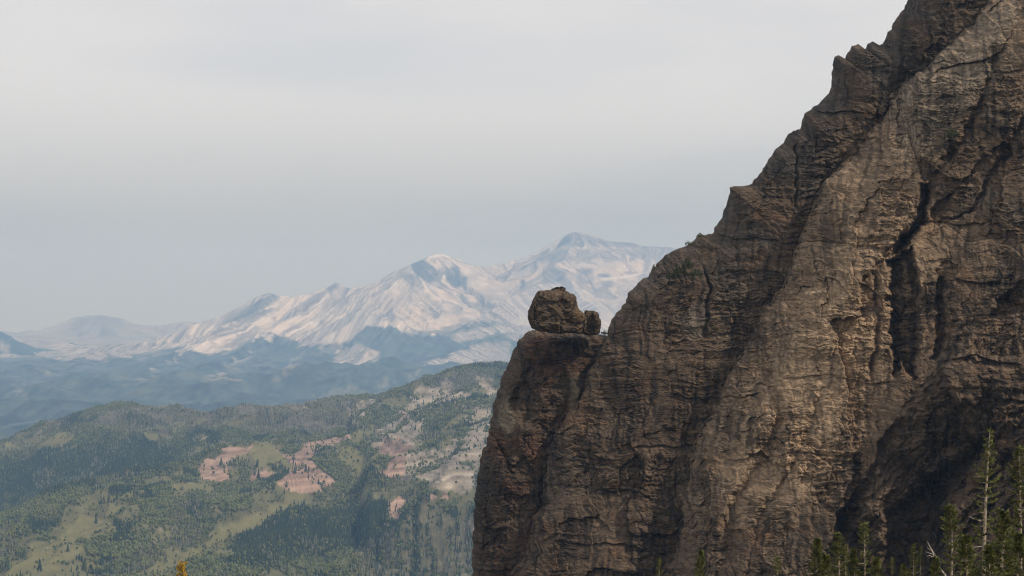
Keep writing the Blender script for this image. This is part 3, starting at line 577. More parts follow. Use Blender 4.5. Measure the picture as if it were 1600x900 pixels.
def cliff_depth(u0, v0):
    w1 = fbm(u0/60, v0/60, 4, 201); w2 = fbm(u0/60+7, v0/60+3, 4, 202); w3 = fbm(u0/14, v0/14, 3, 203)
    w4 = fbm(u0/150+5, v0/150, 3, 204); u = u0+11*w1+5*w3+14*w4; v = v0+10*w2+3*w3
    D = 700-(u0-740)*.17+(900-v0)*.085
    a = {}
    # pinnacle left of E1, behind the next face
    e = u-E1(v)
    D = D+sm(-e, -1, 3)*(13*np.exp(np.minimum(e, 0)/55.)+1)*sm(v, 505, 560)
    D = D+5*np.exp(-np.clip(e, 0, None)/14.)*(e > 0)*sm(v, 520, 560)
    # scooped round alcove in the pinnacle (px 845, 630)
    rr = np.hypot((u-850)/48, (v-620)/62); D = D+3.5*(1-sm(rr, .75, 1.05))*(v < 690)+0
    # gully left of E2
    e2 = u-E2(v)
    wid = np.interp(v, [0, 300, 500, 900], [60, 75, 80, 60])
    D = D+sm(-e2, -1.5, 3)*(17*np.exp(np.minimum(e2, 0)/wid)+0)
    D = D+7*np.exp(-np.clip(e2, 0, None)/18.)*(e2 > 0)
    # buttress bulge right of E2
    D = D-10*np.exp(-((e2-120)/110)**2)
    rib = ridged((u+.35*v)/85., v/520., 3, 207, .45)
    D = D-2.2*rib*sm(v, 300, 500)
    # secondary gully lines in the main face
    for pts, w, dep, lo, hi in (([(1190,560),(1215,620),(1225,650),(1195,720),(1150,800),(1130,900)], 9, 5, 560, 960),
                        ([(1330,440),(1300,520),(1290,600),(1255,700),(1200,790),(1165,900)], 5, 2.5, 600, 960),
                        ([(1560,90),(1520,200),(1470,260),(1440,330),(1400,410)], 8, 5, 60, 420),
                        ([(1600,180),(1560,260),(1520,330),(1470,350)], 6, 4, 150, 360),
                        ([(1370,430),(1372,500),(1362,560),(1362,600)], 4, 5, 420, 600),
                        ([(1104,420),(1103,480),(1102,520)], 3, 4, 410, 520),
                        ([(1247,205),(1248,250),(1248,330)], 2.5, 3.5, 205, 335),
                        ([(855,760),(835,830),(810,900)], 6, 4, 730, 960),
                        ([(765,700),(762,780),(760,860)], 4, 2.5, 690, 880)):
        xe = EX(pts)(v); D = D+.7*dep*np.exp(-((u-xe)/w)**2)*sm(v, lo, lo+25)*(1-sm(v, hi-25, hi))
    # diagonal ramp (1465,320) to (1345,445): lower side set back = overlap shadow
    dl = ((u-1345)*(320-445)-(v-445)*(1465-1345))/math.hypot(120, 125)      # signed distance, positive above the line
    on = sm(u, 1335, 1360)*(1-sm(u, 1470, 1500))
    D = D+on*6*sm(-dl, -1, 4)*np.exp(-np.clip(-dl, 0, None)/26.)
    # dark chimney
    cu = u+4*fbm(u0/9, v0/14, 4, 271)+3*np.floor(3*perlin(u0*0+.5, v0/9., 272))/3; ch = poly_mask(cu, v+5*w3, [(1398,408),(1434,385),(1436,470),(1432,560),(1424,592),(1408,560),(1396,588),(1390,500)], 5)
    D = D+9*ch
    ch2 = poly_mask(u, v, [(1436,285),(1450,290),(1443,345),(1420,392),(1408,392),(1428,345)], 4); D = D+6*ch2
    ch3 = poly_mask(u, v, [(1468,430),(1478,435),(1478,500),(1466,560),(1458,560),(1464,490)], 4); D = D+5*ch3
    # lower right: undercut behind E4
    e4 = u-E4(v)
    r4 = sm(e4, -2, 5)*sm(v, 425, 470)
    D = D+r4*(7+8*(1-np.exp(-np.clip(e4, 0, None)/90.))*sm(v, 560, 760))
    D = D+r4*(5*ridged(u/70., v/60., 4, 275)+6*ridged((u+.8*v)/38., v/260., 3, 276)*sm(v, 640, 760)-4)
    bul = np.exp(-(((u-1500)/85)**2+((v-600)/75)**2)); D = D-20*bul*r4
    bul = np.exp(-(((u-1370)/28)**2+((v-800)/70)**2)); D = D-10*bul*r4
    cave = poly_mask(u, v, [(1385,800),(1440,765),(1480,730),(1530,690),(1545,690),(1500,760),(1480,840),(1470,920),(1400,920)], 12)
    D = D+11*cave
    # right hand slab in front
    e5 = u-E5(v)
    D = D-sm(e5, -3, 4)*(6+12*(1-np.exp(-np.clip(e5, 0, None)/120.)))*sm(v, 600, 680)
    D = D+sm(e5, 0, 10)*(4*ridged((u-.9*v)/60., (u+v)/300., 4, 281)+3*ridged(u/45., v/45., 3, 283))
    # ledges: a lip with an undercut below it
    for pts, dep, h in (([(1105,368),(1180,374),(1240,377),(1300,378),(1420,392)], 2.2, 6), ([(1492,437),(1530,440),(1570,441)], 4, 8), ([(1045,618),(1100,624),(1190,616)], 3.5, 9), ([(930,762),(975,768),(1015,778)], 3, 7),
                    ([(955,520),(1040,516),(1110,518),(1170,524)], 1.4, 5), ([(840,662),(862,674),(885,676),(902,664)], 4, 9), ([(1265,170),(1300,172),(1345,176)], 3, 6), ([(1440,345),(1500,352),(1545,350)], 3, 7), ([(985,700),(1040,694),(1090,700)], 2, 6),
                    ([(1240,720),(1290,716),(1340,722)], 1.8, 6), ([(1230,590),(1290,588),(1400,600)], 1.6, 5), ([(880,850),(930,846),(1000,856)], 2.2, 8), ([(1170,712),(1192,706),(1215,733)], 5, 16), ([(1480,560),(1530,556),(1600,566)], 4, 12)):
        vx = np.interp(u, [p[0] for p in pts], [p[1] for p in pts]); on_ = sm(u, pts[0][0]-6, pts[0][0]+10)*(1-sm(u, pts[-1][0]-10, pts[-1][0]+6))
        D = D+.6*on_*dep*sm(v-vx, -.8, 1.2)*np.exp(-np.clip(v-vx, 0, None)/h)
    AF = .22+.95*sm(fbm(u/75+2, v/110, 4, 291), -.22, .22)
    # strata: beds with random projection
    zb = v+9*fbm(u/260, v/400, 3, 211)+.02*u
    reg = .6+.8*sm(fbm(u/130, v/130, 3, 213), -.3, .4)
    for th, am, sd_ in ((37., .9, 215), (13., .75, 216), (5.5, .62, 217), (2.8, .34, 218)):
        q = zb/th+.6*fbm(u/(th*7), v/(th*3), 3, sd_+20); i0 = np.floor(q); f = q-i0
        seg = np.floor(u/(th*6)+_hash(i0, i0*0, sd_+40)*5)
        ra = _hash(i0, i0*0, sd_)*.7+_hash(i0, seg, sd_+1)*.3; rb = _hash(i0+1, i0*0, sd_)*.7+_hash(i0+1, seg, sd_+1)*.3
        D = D+am*AF*reg*(ra+(rb-ra)*sm(f, .82, 1.0)-.5) + am*.35*AF*reg*np.exp(-((f-.9)/.1)**2)
    # facets
    for sc, am, sd_, st in ((120., 3.4, 221, 1.9), (44., 1.25, 231, 1.25), (18., .95, 241, .8), (7.5, .5, 251, .65), (3.6, .26, 255, .6)):
        ff, bd, rr_ = cells(u/sc+.5*fbm(u/sc, v/sc, 2, sd_+5), v/(sc*st)+.5*fbm(u/sc+3, v/sc, 2, sd_+6), sd_)
        kf = 1 if sc > 30 else AF; D = D+kf*(am*ff+am*(.06 if sc > 30 else .16)*np.exp(-(bd/.05)**2))
    # fine vertical joints + rough
    vj = ridged(u/26., v/150., 3, 261); D = D+1.0*sm(vj, .55, .95)*sm(fbm(u/90, v/90, 3, 262), -.1, .3)*.7
    D = D+.75*AF*fbm(u0/24, v0/15, 6, 263, .7)
    return D, dict(ch=ch, ch2=ch2, ch3=ch3, cave=cave, r4=r4, e1=e, e2=e2, e4=e4, e5=e5, bul=bul, dl=dl, on=on, u=u, v=v)
def build_cliff():
    P = np.array(SIL, float); seg = np.hypot(*np.diff(P, axis=0).T); cs = np.concatenate([[0], np.cumsum(seg)])
    step = 1.3; ns = int(cs[-1]/step); sc = np.linspace(0, cs[-1], ns)
    sx = np.interp(sc, cs, P[:, 0]); sy = np.interp(sc, cs, P[:, 1])
    e2x, e2y = math.sin(R(52)), math.cos(R(52))
    jag = 3.2*fbm(sc/14, sc*0+.5, 4, 301, .6)+2.0*(np.floor(3*perlin(sc/9, sc*0+.3, 305))/3)
    sx = sx+jag*e2x; sy = sy+jag*e2y
    T = np.concatenate([np.array([-70, -40, -22, -12, -6, -2.5]), np.arange(0, 24, .9), np.arange(24, 1270, 1.3)])
    Tm, Sx = np.meshgrid(T, sx, indexing='ij'); _, Sy = np.meshgrid(T, sy, indexing='ij')
    back = Tm < 0; Tin = np.where(back, -Tm*.35, Tm)
    # smooth silhouettes inwards so that inner rows do not shear
    k = np.exp(-np.linspace(-2, 2, 61)**2); k /= k.sum()
    ssx = np.convolve(np.pad(sx, 30, 'edge'), k, 'valid'); ssy = np.convolve(np.pad(sy, 30, 'edge'), k, 'valid')
    bl = sm(Tin, 6, 90)
    u = lerp(Sx, np.broadcast_to(ssx, Sx.shape), bl)+Tin*e2x; v = lerp(Sy, np.broadcast_to(ssy, Sy.shape), bl)+Tin*e2y
    # keep only what lies near the frame
    shp = u.shape; uf = u.ravel(); vf = v.ravel(); Tf = Tm.ravel()
    inside = (uf < 1790) & (vf < 1016) & (vf > -125)
    D = np.full(uf.shape, 700.); aux = {}
    Di, ax = cliff_depth(uf[inside], vf[inside]); D[inside] = Di
    # rounding at the edge
    roll = 9*np.exp(-np.clip(Tf, 0, None)/5.)+16*np.exp(-np.clip(Tf, 0, None)/26.)
    # flat ledge under the boulder
    D = D+roll+np.where(Tf < 0, -Tf*1.7, 0)
    x, y, z = PX(uf, vf, D)
    z = z - np.where(Tf < 0, (-Tf)*.12, 0)
    full = lambda a: (lambda b: (b.__setitem__(inside, a), b)[1])(np.zeros(uf.shape))
    # ---- colour
    ui, vi = ax['u'], ax['v']
    n1 = fbm(ui/120, vi/90, 5, 311); n2 = fbm(ui/30, vi/18, 5, 312); n3 = fbm(ui/7, vi/4.5, 4, 313, .6); stv = fbm(ui/9, vi/110, 4, 314); bed = fbm(ui/240, vi/6, 5, 315, .7); hue = fbm(ui/55+9, vi/45, 4, 316)
    n = len(ui)
    col = np.tile(np.array([[.158, .111, .075]]), (n, 1))
    col = colmix(col, (.185, .142, .102), sm(n1, -.1, .45)*.7)
    col = colmix(col, (.215, .125, .070), sm(hue+.35*n2, .12, .5)*.75)
    face = np.exp(-((ax['e2']-130)/120)**2)*sm(vi, 250, 420)*(1-sm(vi, 720, 860)) + .7*np.exp(-((ax['e2']-50)/70)**2)*(1-sm(vi, 250, 380))  # main face lighter: its sunlit tone painted into the rock colour
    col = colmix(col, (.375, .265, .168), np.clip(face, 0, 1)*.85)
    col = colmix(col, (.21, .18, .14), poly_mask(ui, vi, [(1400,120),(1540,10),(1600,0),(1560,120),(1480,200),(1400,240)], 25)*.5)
    leftdark = sm(-ax['e1'], 0, 10)*sm(vi, 510, 540)  # pinnacle faces away from the sun; that shade is put into the colour
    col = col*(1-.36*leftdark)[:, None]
    upper = sm(-ax['e2'], 0, 10)*(1-sm(vi, 380, 520)); mid = sm(-ax['e2'], 0, 10)*sm(vi, 420, 520)*sm(ax['e1'], 0, 10)  # back wall and gully left of E2, shade painted as darker rock
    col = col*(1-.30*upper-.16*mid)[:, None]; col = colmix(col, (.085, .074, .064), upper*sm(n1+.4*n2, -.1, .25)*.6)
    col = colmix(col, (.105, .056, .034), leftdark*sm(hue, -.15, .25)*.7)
    # pale scar on the left of pinnacle and beside the alcove
    col = colmix(col, (.27, .225, .16), np.maximum(poly_mask(ui, vi, [(782,628),(795,620),(805,640),(812,668),(790,676),(778,668)], 5), poly_mask(ui, vi, [(886,588),(898,592),(902,610),(894,640),(888,630)], 4))*.65)
    col = colmix(col, (.23, .195, .15), poly_mask(ui, vi, [(1068,500),(1082,470),(1100,455),(1102,520),(1080,525)], 8)*.5)
    band = (1+.55*bed+.85*n3+.3*n2)*1.02*(1+.30*np.clip(face, 0, 1)); 
    col = col*band[:, None]
    # desert varnish and seepage streaks, plus shade painted into the recesses
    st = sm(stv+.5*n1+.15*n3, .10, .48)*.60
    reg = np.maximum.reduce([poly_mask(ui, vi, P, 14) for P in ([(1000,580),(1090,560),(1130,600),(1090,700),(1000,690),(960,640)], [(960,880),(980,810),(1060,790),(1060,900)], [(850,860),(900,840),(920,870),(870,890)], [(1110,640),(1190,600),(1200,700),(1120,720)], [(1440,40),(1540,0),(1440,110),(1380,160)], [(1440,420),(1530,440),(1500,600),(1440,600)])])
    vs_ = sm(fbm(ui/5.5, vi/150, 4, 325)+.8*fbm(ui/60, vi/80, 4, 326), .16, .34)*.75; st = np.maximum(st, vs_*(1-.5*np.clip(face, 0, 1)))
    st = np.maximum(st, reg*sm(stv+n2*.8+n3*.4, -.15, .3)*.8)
    st = np.maximum(st, .88*ax['ch']*sm(n3+n2+stv, -.7, .1)); st = np.maximum(st, .7*ax['ch2']); st = np.maximum(st, .75*ax['ch3']*sm(stv+n3, -.3, .2)); st = np.maximum(st, .35*ax['cave'])  # slot above the chimney and cave: shade painted dark over real recesses
    dk = ax['r4']*(1-np.clip(ax['bul'], 0, 1)*.7)*sm(-ax['e5'], -8, 8)*sm(vi, 520, 640)  # undercut right of E4, its shade painted into the rock colour
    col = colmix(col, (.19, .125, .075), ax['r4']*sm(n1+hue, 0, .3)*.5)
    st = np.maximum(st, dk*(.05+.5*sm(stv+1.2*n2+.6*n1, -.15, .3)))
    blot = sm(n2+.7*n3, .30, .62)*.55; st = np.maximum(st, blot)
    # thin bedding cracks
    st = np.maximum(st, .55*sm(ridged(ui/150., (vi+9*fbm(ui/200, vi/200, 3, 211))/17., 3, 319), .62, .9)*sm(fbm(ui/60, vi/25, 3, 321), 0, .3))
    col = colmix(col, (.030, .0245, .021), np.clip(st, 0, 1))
    # light specks
    col = colmix(col, (.30, .25, .20), sm(n3, .52, .72)*.5)
    fine = ridged(ui/46., vi/4.6, 3, 331); col = col*(1-.42*sm(fine, .55, .9)*sm(fbm(ui/50, vi/30, 3, 332), -.2, .2))[:, None]
    col = col*.80
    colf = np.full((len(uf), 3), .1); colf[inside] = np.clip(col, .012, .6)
    ok = inside.reshape(shp); keep = ok[:-1, :-1] & ok[1:, :-1] & ok[:-1, 1:] & ok[1:, 1:]
    Fa = grid_faces(*shp, keep)
    V = np.stack([x, y, z], 1)
    V, Fa, colf = compact(V, Fa, colf)
    print('cliff quads', len(Fa))
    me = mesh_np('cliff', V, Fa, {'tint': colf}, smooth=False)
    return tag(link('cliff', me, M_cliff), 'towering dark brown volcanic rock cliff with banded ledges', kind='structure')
build_cliff()

# ------------------------------------------------------------------ rocks standing on the pinnacle
def boulder(name, outline, center, depth, thick, label, cat, parent=None, seed=1, group=None, flat=.42):
    o_ = np.array(outline, float)-np.array(center); ang = np.arctan2(-o_[:, 1], o_[:, 0]); rad = np.hypot(o_[:, 0], o_[:, 1])
    k = np.argsort(ang); ang = ang[k]; rad = rad[k]
    ang = np.concatenate([ang-2*np.pi, ang, ang+2*np.pi]); rad = np.tile(rad, 3)
    nt_, npf = 220, 110
    th = np.linspace(-np.pi, np.pi, nt_, endpoint=False); ph = np.linspace(0, np.pi, npf)
    PH, TH = np.meshgrid(ph, th, indexing='ij')
    Rr = np.interp(TH, ang, rad)
    s = np.sin(PH)**flat; cc = np.cos(PH)
    s = np.where(s < .999, s, 1); X = Rr*np.cos(TH)*s; Z = Rr*np.sin(TH)*s; m = depth/F
    # round the inner rings so that outline corners fade to the middle
    nx, ny = X+center[0]+seed*31, Z+center[1]+cc*20
    ff = 0
    for sc, am, sd_ in ((38., 4.6, 401), (14., 1.1, 411), (5.5, .5, 421)):
        f1, bd, _ = cells(nx/sc, ny/sc*1.1, sd_+seed); ff = ff+am*f1+am*.10*np.exp(-(bd/.05)**2)
    ff = ff+1.0*fbm(nx/9, ny/7, 4, 431+seed)+.5*np.floor(3*perlin(nx/40, ny/6., 433))/3
    tn = thick/2
    Y = -np.sign(cc)*np.abs(cc)**.55*tn+ff*.8*np.where(cc > 0, 1, -1)*sm(s, 0, .2)
    g1, gb, _ = cells(TH*2.3+seed*5, PH*2.2, 451+seed); g2, gb2, _ = cells(TH*6.1+seed*3, PH*6, 461+seed); kk = 1+.045*g1+.03*g2-.02*np.exp(-(gb/.06)**2)+.02*fbm(TH*9, PH*9, 4, 471+seed, .6)*1.0
    kk = np.where(TH > 3.0, lerp(kk, kk[:, :1], sm(TH, 3.0, 3.14)), kk); X = X*kk; Z = Z*kk
    V = np.stack([X.ravel()*m, Y.ravel(), Z.ravel()*m], 1)
    i = np.arange(npf-1)[:, None]*nt_; j = np.arange(nt_)[None, :]; j2 = (j+1) % nt_
    Fa = np.stack([i+j, i+nt_+j, i+nt_+j2, i+j2], -1).reshape(-1, 4)
    n2 = fbm(nx/12, ny/8, 4, 441+seed).ravel(); n3 = fbm(nx/3.2, ny/2.4, 4, 442+seed).ravel(); hue = fbm(nx/22+3, ny/20, 3, 443+seed).ravel()
    col = np.tile(np.array([[.155, .112, .076]]), (len(V), 1)); col = colmix(col, (.215, .135, .070), sm(hue+.3*n2, 0, .5)*.7)
    col = col*(1+.8*n3+.45*n2)[:, None]*.64
    col = colmix(col, (.03, .026, .025), sm(n2+.5*n3-.0*V[:, 2]+.35*sm(-V[:, 2], 0, 6*m*20), .28, .55)*.7)  # dark blotches, thicker low down where underside shade is put into the colour
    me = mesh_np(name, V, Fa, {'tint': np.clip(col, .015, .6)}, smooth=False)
    x, y, z = PX(center[0], center[1], depth)
    o = link(name, me, M_cliff)
    if parent is None:
        o.location = (x, y, z); tag(o, label, cat, group)
    else:
        o.parent = parent; o.location = (float(x)-parent.location.x, float(y)-parent.location.y, float(z)-parent.location.z)
    return o
c8 = lambda L_: [(800+a/8.18, 430+b/8.18) for a, b in L_]
ZB = 705.
big = boulder('boulder', c8([(205,560),(212,470),(245,370),(262,330),(300,250),(340,203),(400,200),(480,195),(560,190),(640,200),(700,212),(740,232),(790,252),(815,290),(822,330),(832,380),(848,430),(880,470),(905,485),(930,520),(945,600),(930,700),(900,745),(800,735),(700,735),(560,735),(440,720),(330,700),(268,672),(232,620)]), (870,487), ZB, 19,
        'large rounded brown boulder balanced on the flat top of the left rock pinnacle', 'boulder', seed=1)
boulder('rock_cap', c8([(490,215),(505,180),(540,165),(585,150),(610,158),(625,142),(650,150),(680,165),(688,180),(676,200),(720,235),(640,250),(540,250)]), (873,454), ZB, 5, None, None, parent=big, seed=2)
boulder('rock_block', c8([(925,500),(928,470),(935,455),(990,458),(1050,462),(1085,475),(1105,500),(1115,550),(1133,590),(1135,640),(1125,690),(1118,735),(1060,760),(960,760),(890,745),(865,700),(860,620),(880,560)]), (922,505), ZB+1, 10,
        'squat brown rock block leaning against the right foot of the balanced boulder', 'rock', seed=3, flat=.27)

# ------------------------------------------------------------------ conifers in front
class MB:
    def __init__(s): s.V = []; s.F = []
    def tube(s, pts, rads, n=6):
        i0 = len(s.V)
        for k, (p, r) in enumerate(zip(pts, rads)):
            p = Vector(p); q = Vector(pts[min(k+1, len(pts)-1)])-Vector(pts[max(k-1, 0)])
            q = q.normalized() if q.length > 1e-6 else Vector((0, 0, 1)); a = q.orthogonal().normalized(); b = q.cross(a)
            for j in range(n):
                t = 2*math.pi*j/n; s.V.append(tuple(p+(a*math.cos(t)+b*math.sin(t))*r))
        for k in range(len(pts)-1):
            for j in range(n):
                j2 = (j+1) % n; a = i0+k*n; s.F += [(a+j, a+j2, a+n+j2), (a+j, a+n+j2, a+n+j)]
    def spray(s, p, d, l, w, rr):
        """a needle spray: a pointed tuft of two crossed narrow blades with ragged sides"""
        d = d.normalized(); a = d.orthogonal().normalized(); b = d.cross(a); t = rr.uniform(0, 3.14)
        for q in (a*math.cos(t)+b*math.sin(t), b*math.cos(t)-a*math.sin(t)):
            i = len(s.V)
            s.V += [tuple(p), tuple(p+d*l*.35+q*w), tuple(p+d*l*rr.uniform(.9, 1.1)), tuple(p+d*l*.45-q*w)]
            s.F += [(i, i+1, i+2), (i, i+2, i+3)]
    def mesh(s, name, smooth=False): return mesh_np(name, np.array(s.V), np.array(s.F), smooth=smooth)
def make_conifer(seed, H=12., spread=2.0, bare=.5, trunk_r=.16, dens=1., lean=.3, snagtop=0, dead=3, gold=False):
    """H metres tall; the base of the empty is the foot of the trunk"""
    rr = random.Random(seed); tr = MB(); cr = MB(); limb = MB(); deads = []
    np_ = 14; phx = rr.uniform(0, 6)
    def axis(z): f = z/H; return Vector((lean*f*f+.10*math.sin(phx+f*5)*f, .08*math.sin(f*4+phx), z))
    tr.tube([axis(H*k/np_) for k in range(np_+1)], [trunk_r*(1-k/np_)**.8+.012 for k in range(np_+1)], 8)
    z = H*.12
    while z < H*.985:
        f = z/H
        base = spread*min(1, (1-f)**.62*1.05)*(.75+.25*math.sin(z*1.7+phx))
        gap = math.sin(z*.9+seed)*.5+math.sin(z*2.3+seed*2)*.5
        nb = rr.choice((3, 4, 5)) if gap > -.45 else rr.choice((1, 2))
        if f > .8: nb = 4
        nb = max(1, int(nb*dens+.5))
        a0 = rr.uniform(0, 6.28)
        for k in range(nb):
            a = a0+6.28*k/nb+rr.uniform(-.5, .5); L_ = base*rr.uniform(.45, 1.15)+.12
            if rr.random() < .12: L_ *= 1.35
            start = axis(z+rr.uniform(-.1, .1)); hd = Vector((math.cos(a), math.sin(a), 0))
            up = .5*(f-.45)+rr.uniform(-.12, .12); pts = []; n = 6
            for q in range(n+1):
                t = q/n; pts.append(start+hd*L_*t+Vector((0, 0, L_*(up*t-.28*math.sin(t*2.2)*(1-f)+.22*t*t*t))))
            limb.tube(pts, [.028*(1-.8*q/n)*(1.2-f*.7) for q in range(n+1)], 3)
            nf = int((6+L_*11)*dens)
            for q in range(nf):
                t = .22+.78*(q+rr.random())/nf if f < .75 else .05+.95*(q+rr.random())/nf
                t = min(t, 1); i = min(int(t*n), n-1); p = pts[i].lerp(pts[i+1], t*n-i)
                sid = Vector((-hd.y, hd.x, 0))*rr.choice((-1, 1)); tl = L_*.30*(1.15-t)*rr.uniform(.5, 1.2)+.06
                dirv = (hd*rr.uniform(.3, 1.0)+sid*rr.uniform(.2, 1.0)+Vector((0, 0, rr.uniform(-.1, .55)))).normalized()
                m = max(1, int(tl/.11))
                for w in range(m):
                    pp = p+dirv*tl*(w/m)
                    d2 = (dirv+Vector((rr.uniform(-.6, .6), rr.uniform(-.6, .6), rr.uniform(-.2, .7)))).normalized()
                    cr.spray(pp, d2, rr.uniform(.15, .29), rr.uniform(.03, .06), rr)
            d2 = (pts[-1]-pts[-2]).normalized(); cr.spray(pts[-1]-d2*.05, d2, .22, .05, rr)
        z += rr.uniform(.26, .44)*(1.0 if f < .8 else .62)*H/12.
    top = axis(H)
    for k in range(5): cr.spray(top-Vector((0, 0, .05+.1*k)), Vector((rr.uniform(-.5, .5), rr.uniform(-.5, .5), 1)), .2, .035, rr)
    for k in range(dead):
        dm = MB(); f = rr.uniform(.3, .85); s0 = axis(H*f); a = rr.choice((0, math.pi))+rr.uniform(-.6, .6); L_ = rr.uniform(.7, 1.5); hd = Vector((math.cos(a), math.sin(a), 0))
        pts = [s0+hd*L_*t+Vector((0, 0, L_*(rr.uniform(-.05, .05)+.3*t*t-.1*t))) for t in (0, .25, .5, .75, 1)]
        dm.tube(pts, [.032, .026, .02, .014, .006], 4)
        for q in (2, 3):
            dm.tube([pts[q], pts[q]+hd*.3+Vector((rr.uniform(-.1, .1), rr.uniform(-.1, .1), rr.uniform(-.05, .35)))], [.013, .004], 3)
        deads.append(dm)
    return tr, limb, cr, deads
needle = M_needle
PROTO = []
def new_empty(name, loc):
    o = bpy.data.objects.new(name, None); C.objects.link(o); o.location = loc; o.empty_display_size = .5; return o
def build_tree(seed, **kw):
    mats = (kw.pop('mat', M_needle))
    tr, limb, cr, deads = make_conifer(seed, **kw)
    return dict(H=kw.get('H', 12.), trunk=tr.mesh('trunk', True), limb=limb.mesh('limbs'), crown=cr.mesh('crown'), dead=[d.mesh('dead_branch') for d in deads], mat=mats)
PR = [build_tree(11, H=13.5, spread=2.3, trunk_r=.19, lean=.35, dens=.85, dead=5), build_tree(12, H=12.5, spread=2.4, trunk_r=.16, lean=-.2, dens=1.05, dead=4),
      build_tree(13, H=9, spread=1.5, trunk_r=.11, lean=.1, dens=1.0, dead=2), build_tree(14, H=9, spread=1.25, trunk_r=.10, lean=-.15, dens=.8, dead=2), build_tree(15, H=7, spread=1.5, trunk_r=.09, lean=0.1, dens=1.15, dead=1)]
for p_ in PR:
    for m_, mm in ((p_['trunk'], M_bark), (p_['limb'], M_bark), (p_['crown'], M_needle)): m_.materials.append(mm)
    for d_ in p_['dead']: d_.materials.append(M_dead)
def put_tree(name, pi, px, top, d, label, group, rz=0., hs=1.0, gold=False):
    """top of the tree at photo pixel (px, top), d metres away; foot on the slope"""
    pr = PR[pi]; x, y, zt = [float(q) for q in PX(px, top, d)]
    g = float(ground_h(np.array([x]), np.array([y]))[0]); h = zt-g+.15
    s = h/pr['H']; e = new_empty(name, (x, y, g-.15)); wv = max(.55, min(1.15, s))*hs
    e.rotation_euler = (0, 0, rz); e.scale = (wv, wv, s)
    tag(e, label, 'tree', group)
    for nm, m_ in (('trunk', pr['trunk']), ('crown', pr['crown'])):
        o = bpy.data.objects.new(nm, m_); C.objects.link(o); o.parent = e
        if nm == 'trunk':
            l_ = bpy.data.objects.new('branches', pr['limb']); C.objects.link(l_); l_.parent = o
        if gold and nm == 'crown':
            o.material_slots[0].link = 'OBJECT'; o.material_slots[0].material = M_needle_sunlit
    for m_ in pr['dead']:
        o = bpy.data.objects.new('dead_branch', m_); C.objects.link(o); o.parent = e
    return e
G = 'conifers growing in front of the cliff foot'
TREES = [
 (0, 1537, 669, 150, 'tallest conifer in front of the cliff, with a pale leaning bare trunk', .0, 1.0),
 (1, 1594, 694, 152, 'tall shaggy conifer with a pale trunk at the right edge of the cliff foot', .9, 1.0),
 (2, 1486, 790, 148, 'mid sized dark conifer just left of the tallest pale trunked tree', 2.0, 1.1),
 (4, 1568, 800, 138, 'bushy lower conifer filling the gap between the two tallest trees', 1.2, 1.1),
 (3, 1353, 815, 150, 'slender conifer with a bare spike top, tallest of the middle clump', .5, 1.0),
 (2, 1311, 833, 150, 'full conifer with forked upper boughs in the middle clump', 3.1, .95),
 (4, 1277, 843, 152, 'leftmost conifer of the middle clump, beside the pale rock edge', 2.2, .9),
 (3, 1321, 852, 146, 'thin conifer squeezed against the forked one in the middle clump', 4.0, .6),
 (4, 1334, 858, 150, 'short conifer between the forked and the spike topped conifers', 5.0, .8),
 (3, 1394, 871, 154, 'very small thin conifer alone right of the middle clump', 1.0, .6),
 (2, 1427, 850, 152, 'small conifer with a two pronged top left of the dead snag', .3, .6),
 (3, 1437, 853, 154, 'slim conifer directly behind the two pronged small conifer', 2.6, .5),
 (3, 1215, 868, 156, 'small ragged conifer standing alone under the reddish rock', .8, .8),
 (4, 1095, 862, 158, 'small pointed conifer standing alone against the dark rock gully', 1.8, .7),
 (3, 1028, 873, 160, 'small yellowish tipped conifer, farthest left in front of the cliff', 2.8, .6),
 (4, 1510, 838, 132, 'low bushy conifer at the foot of the tallest tree on its left', 3.9, 1.0),
 (4, 1545, 852, 128, 'low bushy conifer at the foot of the tallest tree on its right', 5.2, 1.0),
 (4, 1592, 835, 130, 'low bushy conifer in the bottom right corner', 2.4, 1.0),
 (4, 1462, 872, 140, 'low conifer top under the dead snag', .7, .9),
 (4, 1290, 868, 140, 'low bushy conifer top at the left foot of the middle clump', 1.1, .9),
 (4, 1370, 872, 142, 'low bushy conifer top at the right foot of the middle clump', 4.4, .9),
 (4, 1412, 884, 140, 'lowest conifer top showing between the middle clump and the snag', 3.3, .8)]
for i, (pi, px, top, d, lab, rz, hs) in enumerate(TREES): put_tree('conifer_tree', pi, px, top, d, lab, G, rz, hs)
put_tree('conifer_tree', 3, 288, 877, 48, 'sunlit golden conifer tip poking up at the bottom left edge', None, .4, .62, gold=True)
# dead snag
def snag():
    x, y, z = [float(q) for q in PX(1478, 905, 146)]; g = float(ground_h(np.array([x]), np.array([y]))[0])
    e = new_empty('dead_snag', (x, y, g)); tag(e, 'bleached bare forked snag leaning left between the small conifers', 'dead tree')
    P_ = lambda px, py, dy=0: Vector([float(q) for q in PX(px, py, 146+dy)])-Vector((x, y, g))
    m = MB(); m.tube([Vector((0, 0, -.2)), P_(1477, 898), P_(1468, 888), P_(1461, 876), P_(1457, 862), P_(1453, 855), P_(1449, 846)], [.09, .075, .06, .05, .04, .03, .015], 7)
    link('trunk', m.mesh('trunk', True), M_dead, e)
    for a, b, c_ in (((1458,866), (1452,864), (1446,862)), ((1459,871), (1453,868), (1447,869)), ((1452,852), (1462,868), (1471,880)), ((1465,884), (1459,880), (1456,876)), ((1456,860), (1450,857), (1449,853))):
        m = MB(); m.tube([P_(*a), P_(*b, -.2), P_(*c_, -.3)], [.03, .02, .008], 4); link('branch', m.mesh('branch'), M_dead, e)
snag()

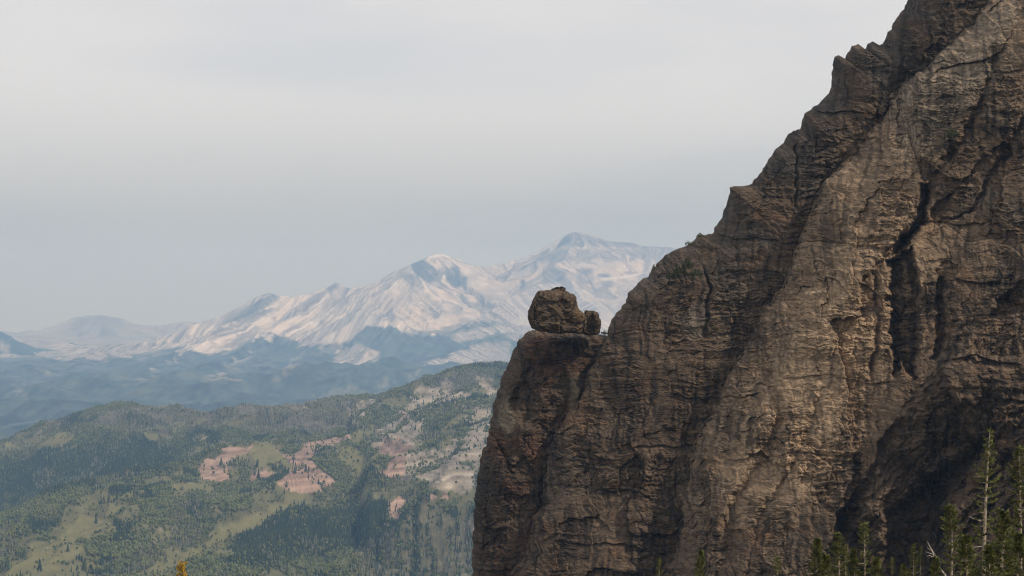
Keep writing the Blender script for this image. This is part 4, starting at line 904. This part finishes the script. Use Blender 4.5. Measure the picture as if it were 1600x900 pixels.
# ------------------------------------------------------------------ shrubs clinging to the cliff
def shrub_mesh(seed, w, h, n):
    rr = random.Random(seed); m = MB(); st = MB()
    for k in range(7):
        a = rr.uniform(0, 6.28); st.tube([Vector((0, 0, -.3)), Vector((math.cos(a)*w*.25, math.sin(a)*w*.25, h*.3)), Vector((math.cos(a)*w*.4, math.sin(a)*w*.4, h*.65))], [.06, .04, .015], 4)
    for k in range(n):
        a = rr.uniform(0, 6.28); r_ = w/2*math.sqrt(rr.random()); z = h*rr.random()*(1-(2*r_/w)**2*.7)
        lump = 1+.25*math.sin(a*3+seed)
        m.spray(Vector((r_*math.cos(a)*lump, r_*math.sin(a)*.6, z)), Vector((rr.uniform(-1, 1), rr.uniform(-1, 1), rr.uniform(0, 1.4))), rr.uniform(.3, .6), rr.uniform(.1, .2), rr)
    return m, st
def put_shrub(px, py, w, h, label, seed, off=2.0, cat='shrub'):
    D, _ = cliff_depth(np.array([float(px)]), np.array([float(py)])); d = float(D[0])-off
    e = new_empty('shrub', [float(q) for q in PX(px, py, d)]); tag(e, label, cat, 'shrubs clinging to cliff ledges')
    m, st = shrub_mesh(seed, w, h, int(90*w*h/4)+60)
    link('foliage', m.mesh('foliage'), M_shrub, e); link('stem', st.mesh('stem'), M_bark, e)
put_shrub(1050, 436, 5, 2.6, 'low dark green shrub at the left end of the upper ledge', 1)
put_shrub(1062, 428, 4.5, 3, 'tall dark green shrub in the middle of the upper ledge cluster', 2)
put_shrub(1074, 420, 4, 4.2, 'highest green shrub of the upper ledge cluster', 3)
put_shrub(1088, 432, 5, 2.8, 'dark green shrub at the right end of the upper ledge cluster', 4)
put_shrub(1488, 214, 4.5, 3, 'small green shrub alone on the upper right rock face', 5)
def put_shrub_d(px, py, d, w, h, label, seed):
    e = new_empty('shrub', [float(q) for q in PX(px, py, d)]); tag(e, label, 'shrub', 'shrubs clinging to cliff ledges')
    m, st = shrub_mesh(seed, w, h, 90); link('foliage', m.mesh('foliage'), M_shrub, e); link('stem', st.mesh('stem'), M_bark, e)
put_shrub_d(945, 523, 706, 3.0, 1.7, 'tiny dark bush in the notch right of the squat rock block', 6)
put_shrub_d(1022, 423, 690, 1.6, 2.4, 'tiny upright bush on the skyline left of the ledge shrubs', 7)
put_shrub_d(1076, 384, 690, 3.0, 2.0, 'left one of two small bushes on the cliff skyline above the ledge', 8)
put_shrub_d(1094, 371, 690, 3.0, 1.6, 'right one of two small bushes on the cliff skyline above the ledge', 9)

# ------------------------------------------------------------------ haze
def build_haze():
    m = bpy.data.materials.new('haze_air'); m.use_nodes = True; t = m.node_tree; t.nodes.clear()
    o = nn(t, 'ShaderNodeOutputMaterial'); p = nn(t, 'ShaderNodeVolumePrincipled')
    p.inputs['Color'].default_value = (.33, .59, 1.0, 1); p.inputs['Absorption Color'].default_value = (.80, .72, 1, 1); p.inputs['Density'].default_value = HAZE_DENS; p.inputs['Anisotropy'].default_value = .1
    t.links.new(p.outputs[0], o.inputs['Volume'])
    s = 60000.; z0, z1 = -1456., 1150.
    V = [(x, y, z) for z in (z0, z1) for x, y in ((-s, -s), (s, -s), (s, s), (-s, s))]
    Fa = [(0, 3, 2, 1), (4, 5, 6, 7), (0, 1, 5, 4), (1, 2, 6, 5), (2, 3, 7, 6), (3, 0, 4, 7)]
    ob = link('haze', mesh_np('haze', np.array(V), np.array(Fa), smooth=False), m); tag(ob, 'pale blue smoky haze filling the valley', kind='stuff')
build_haze()
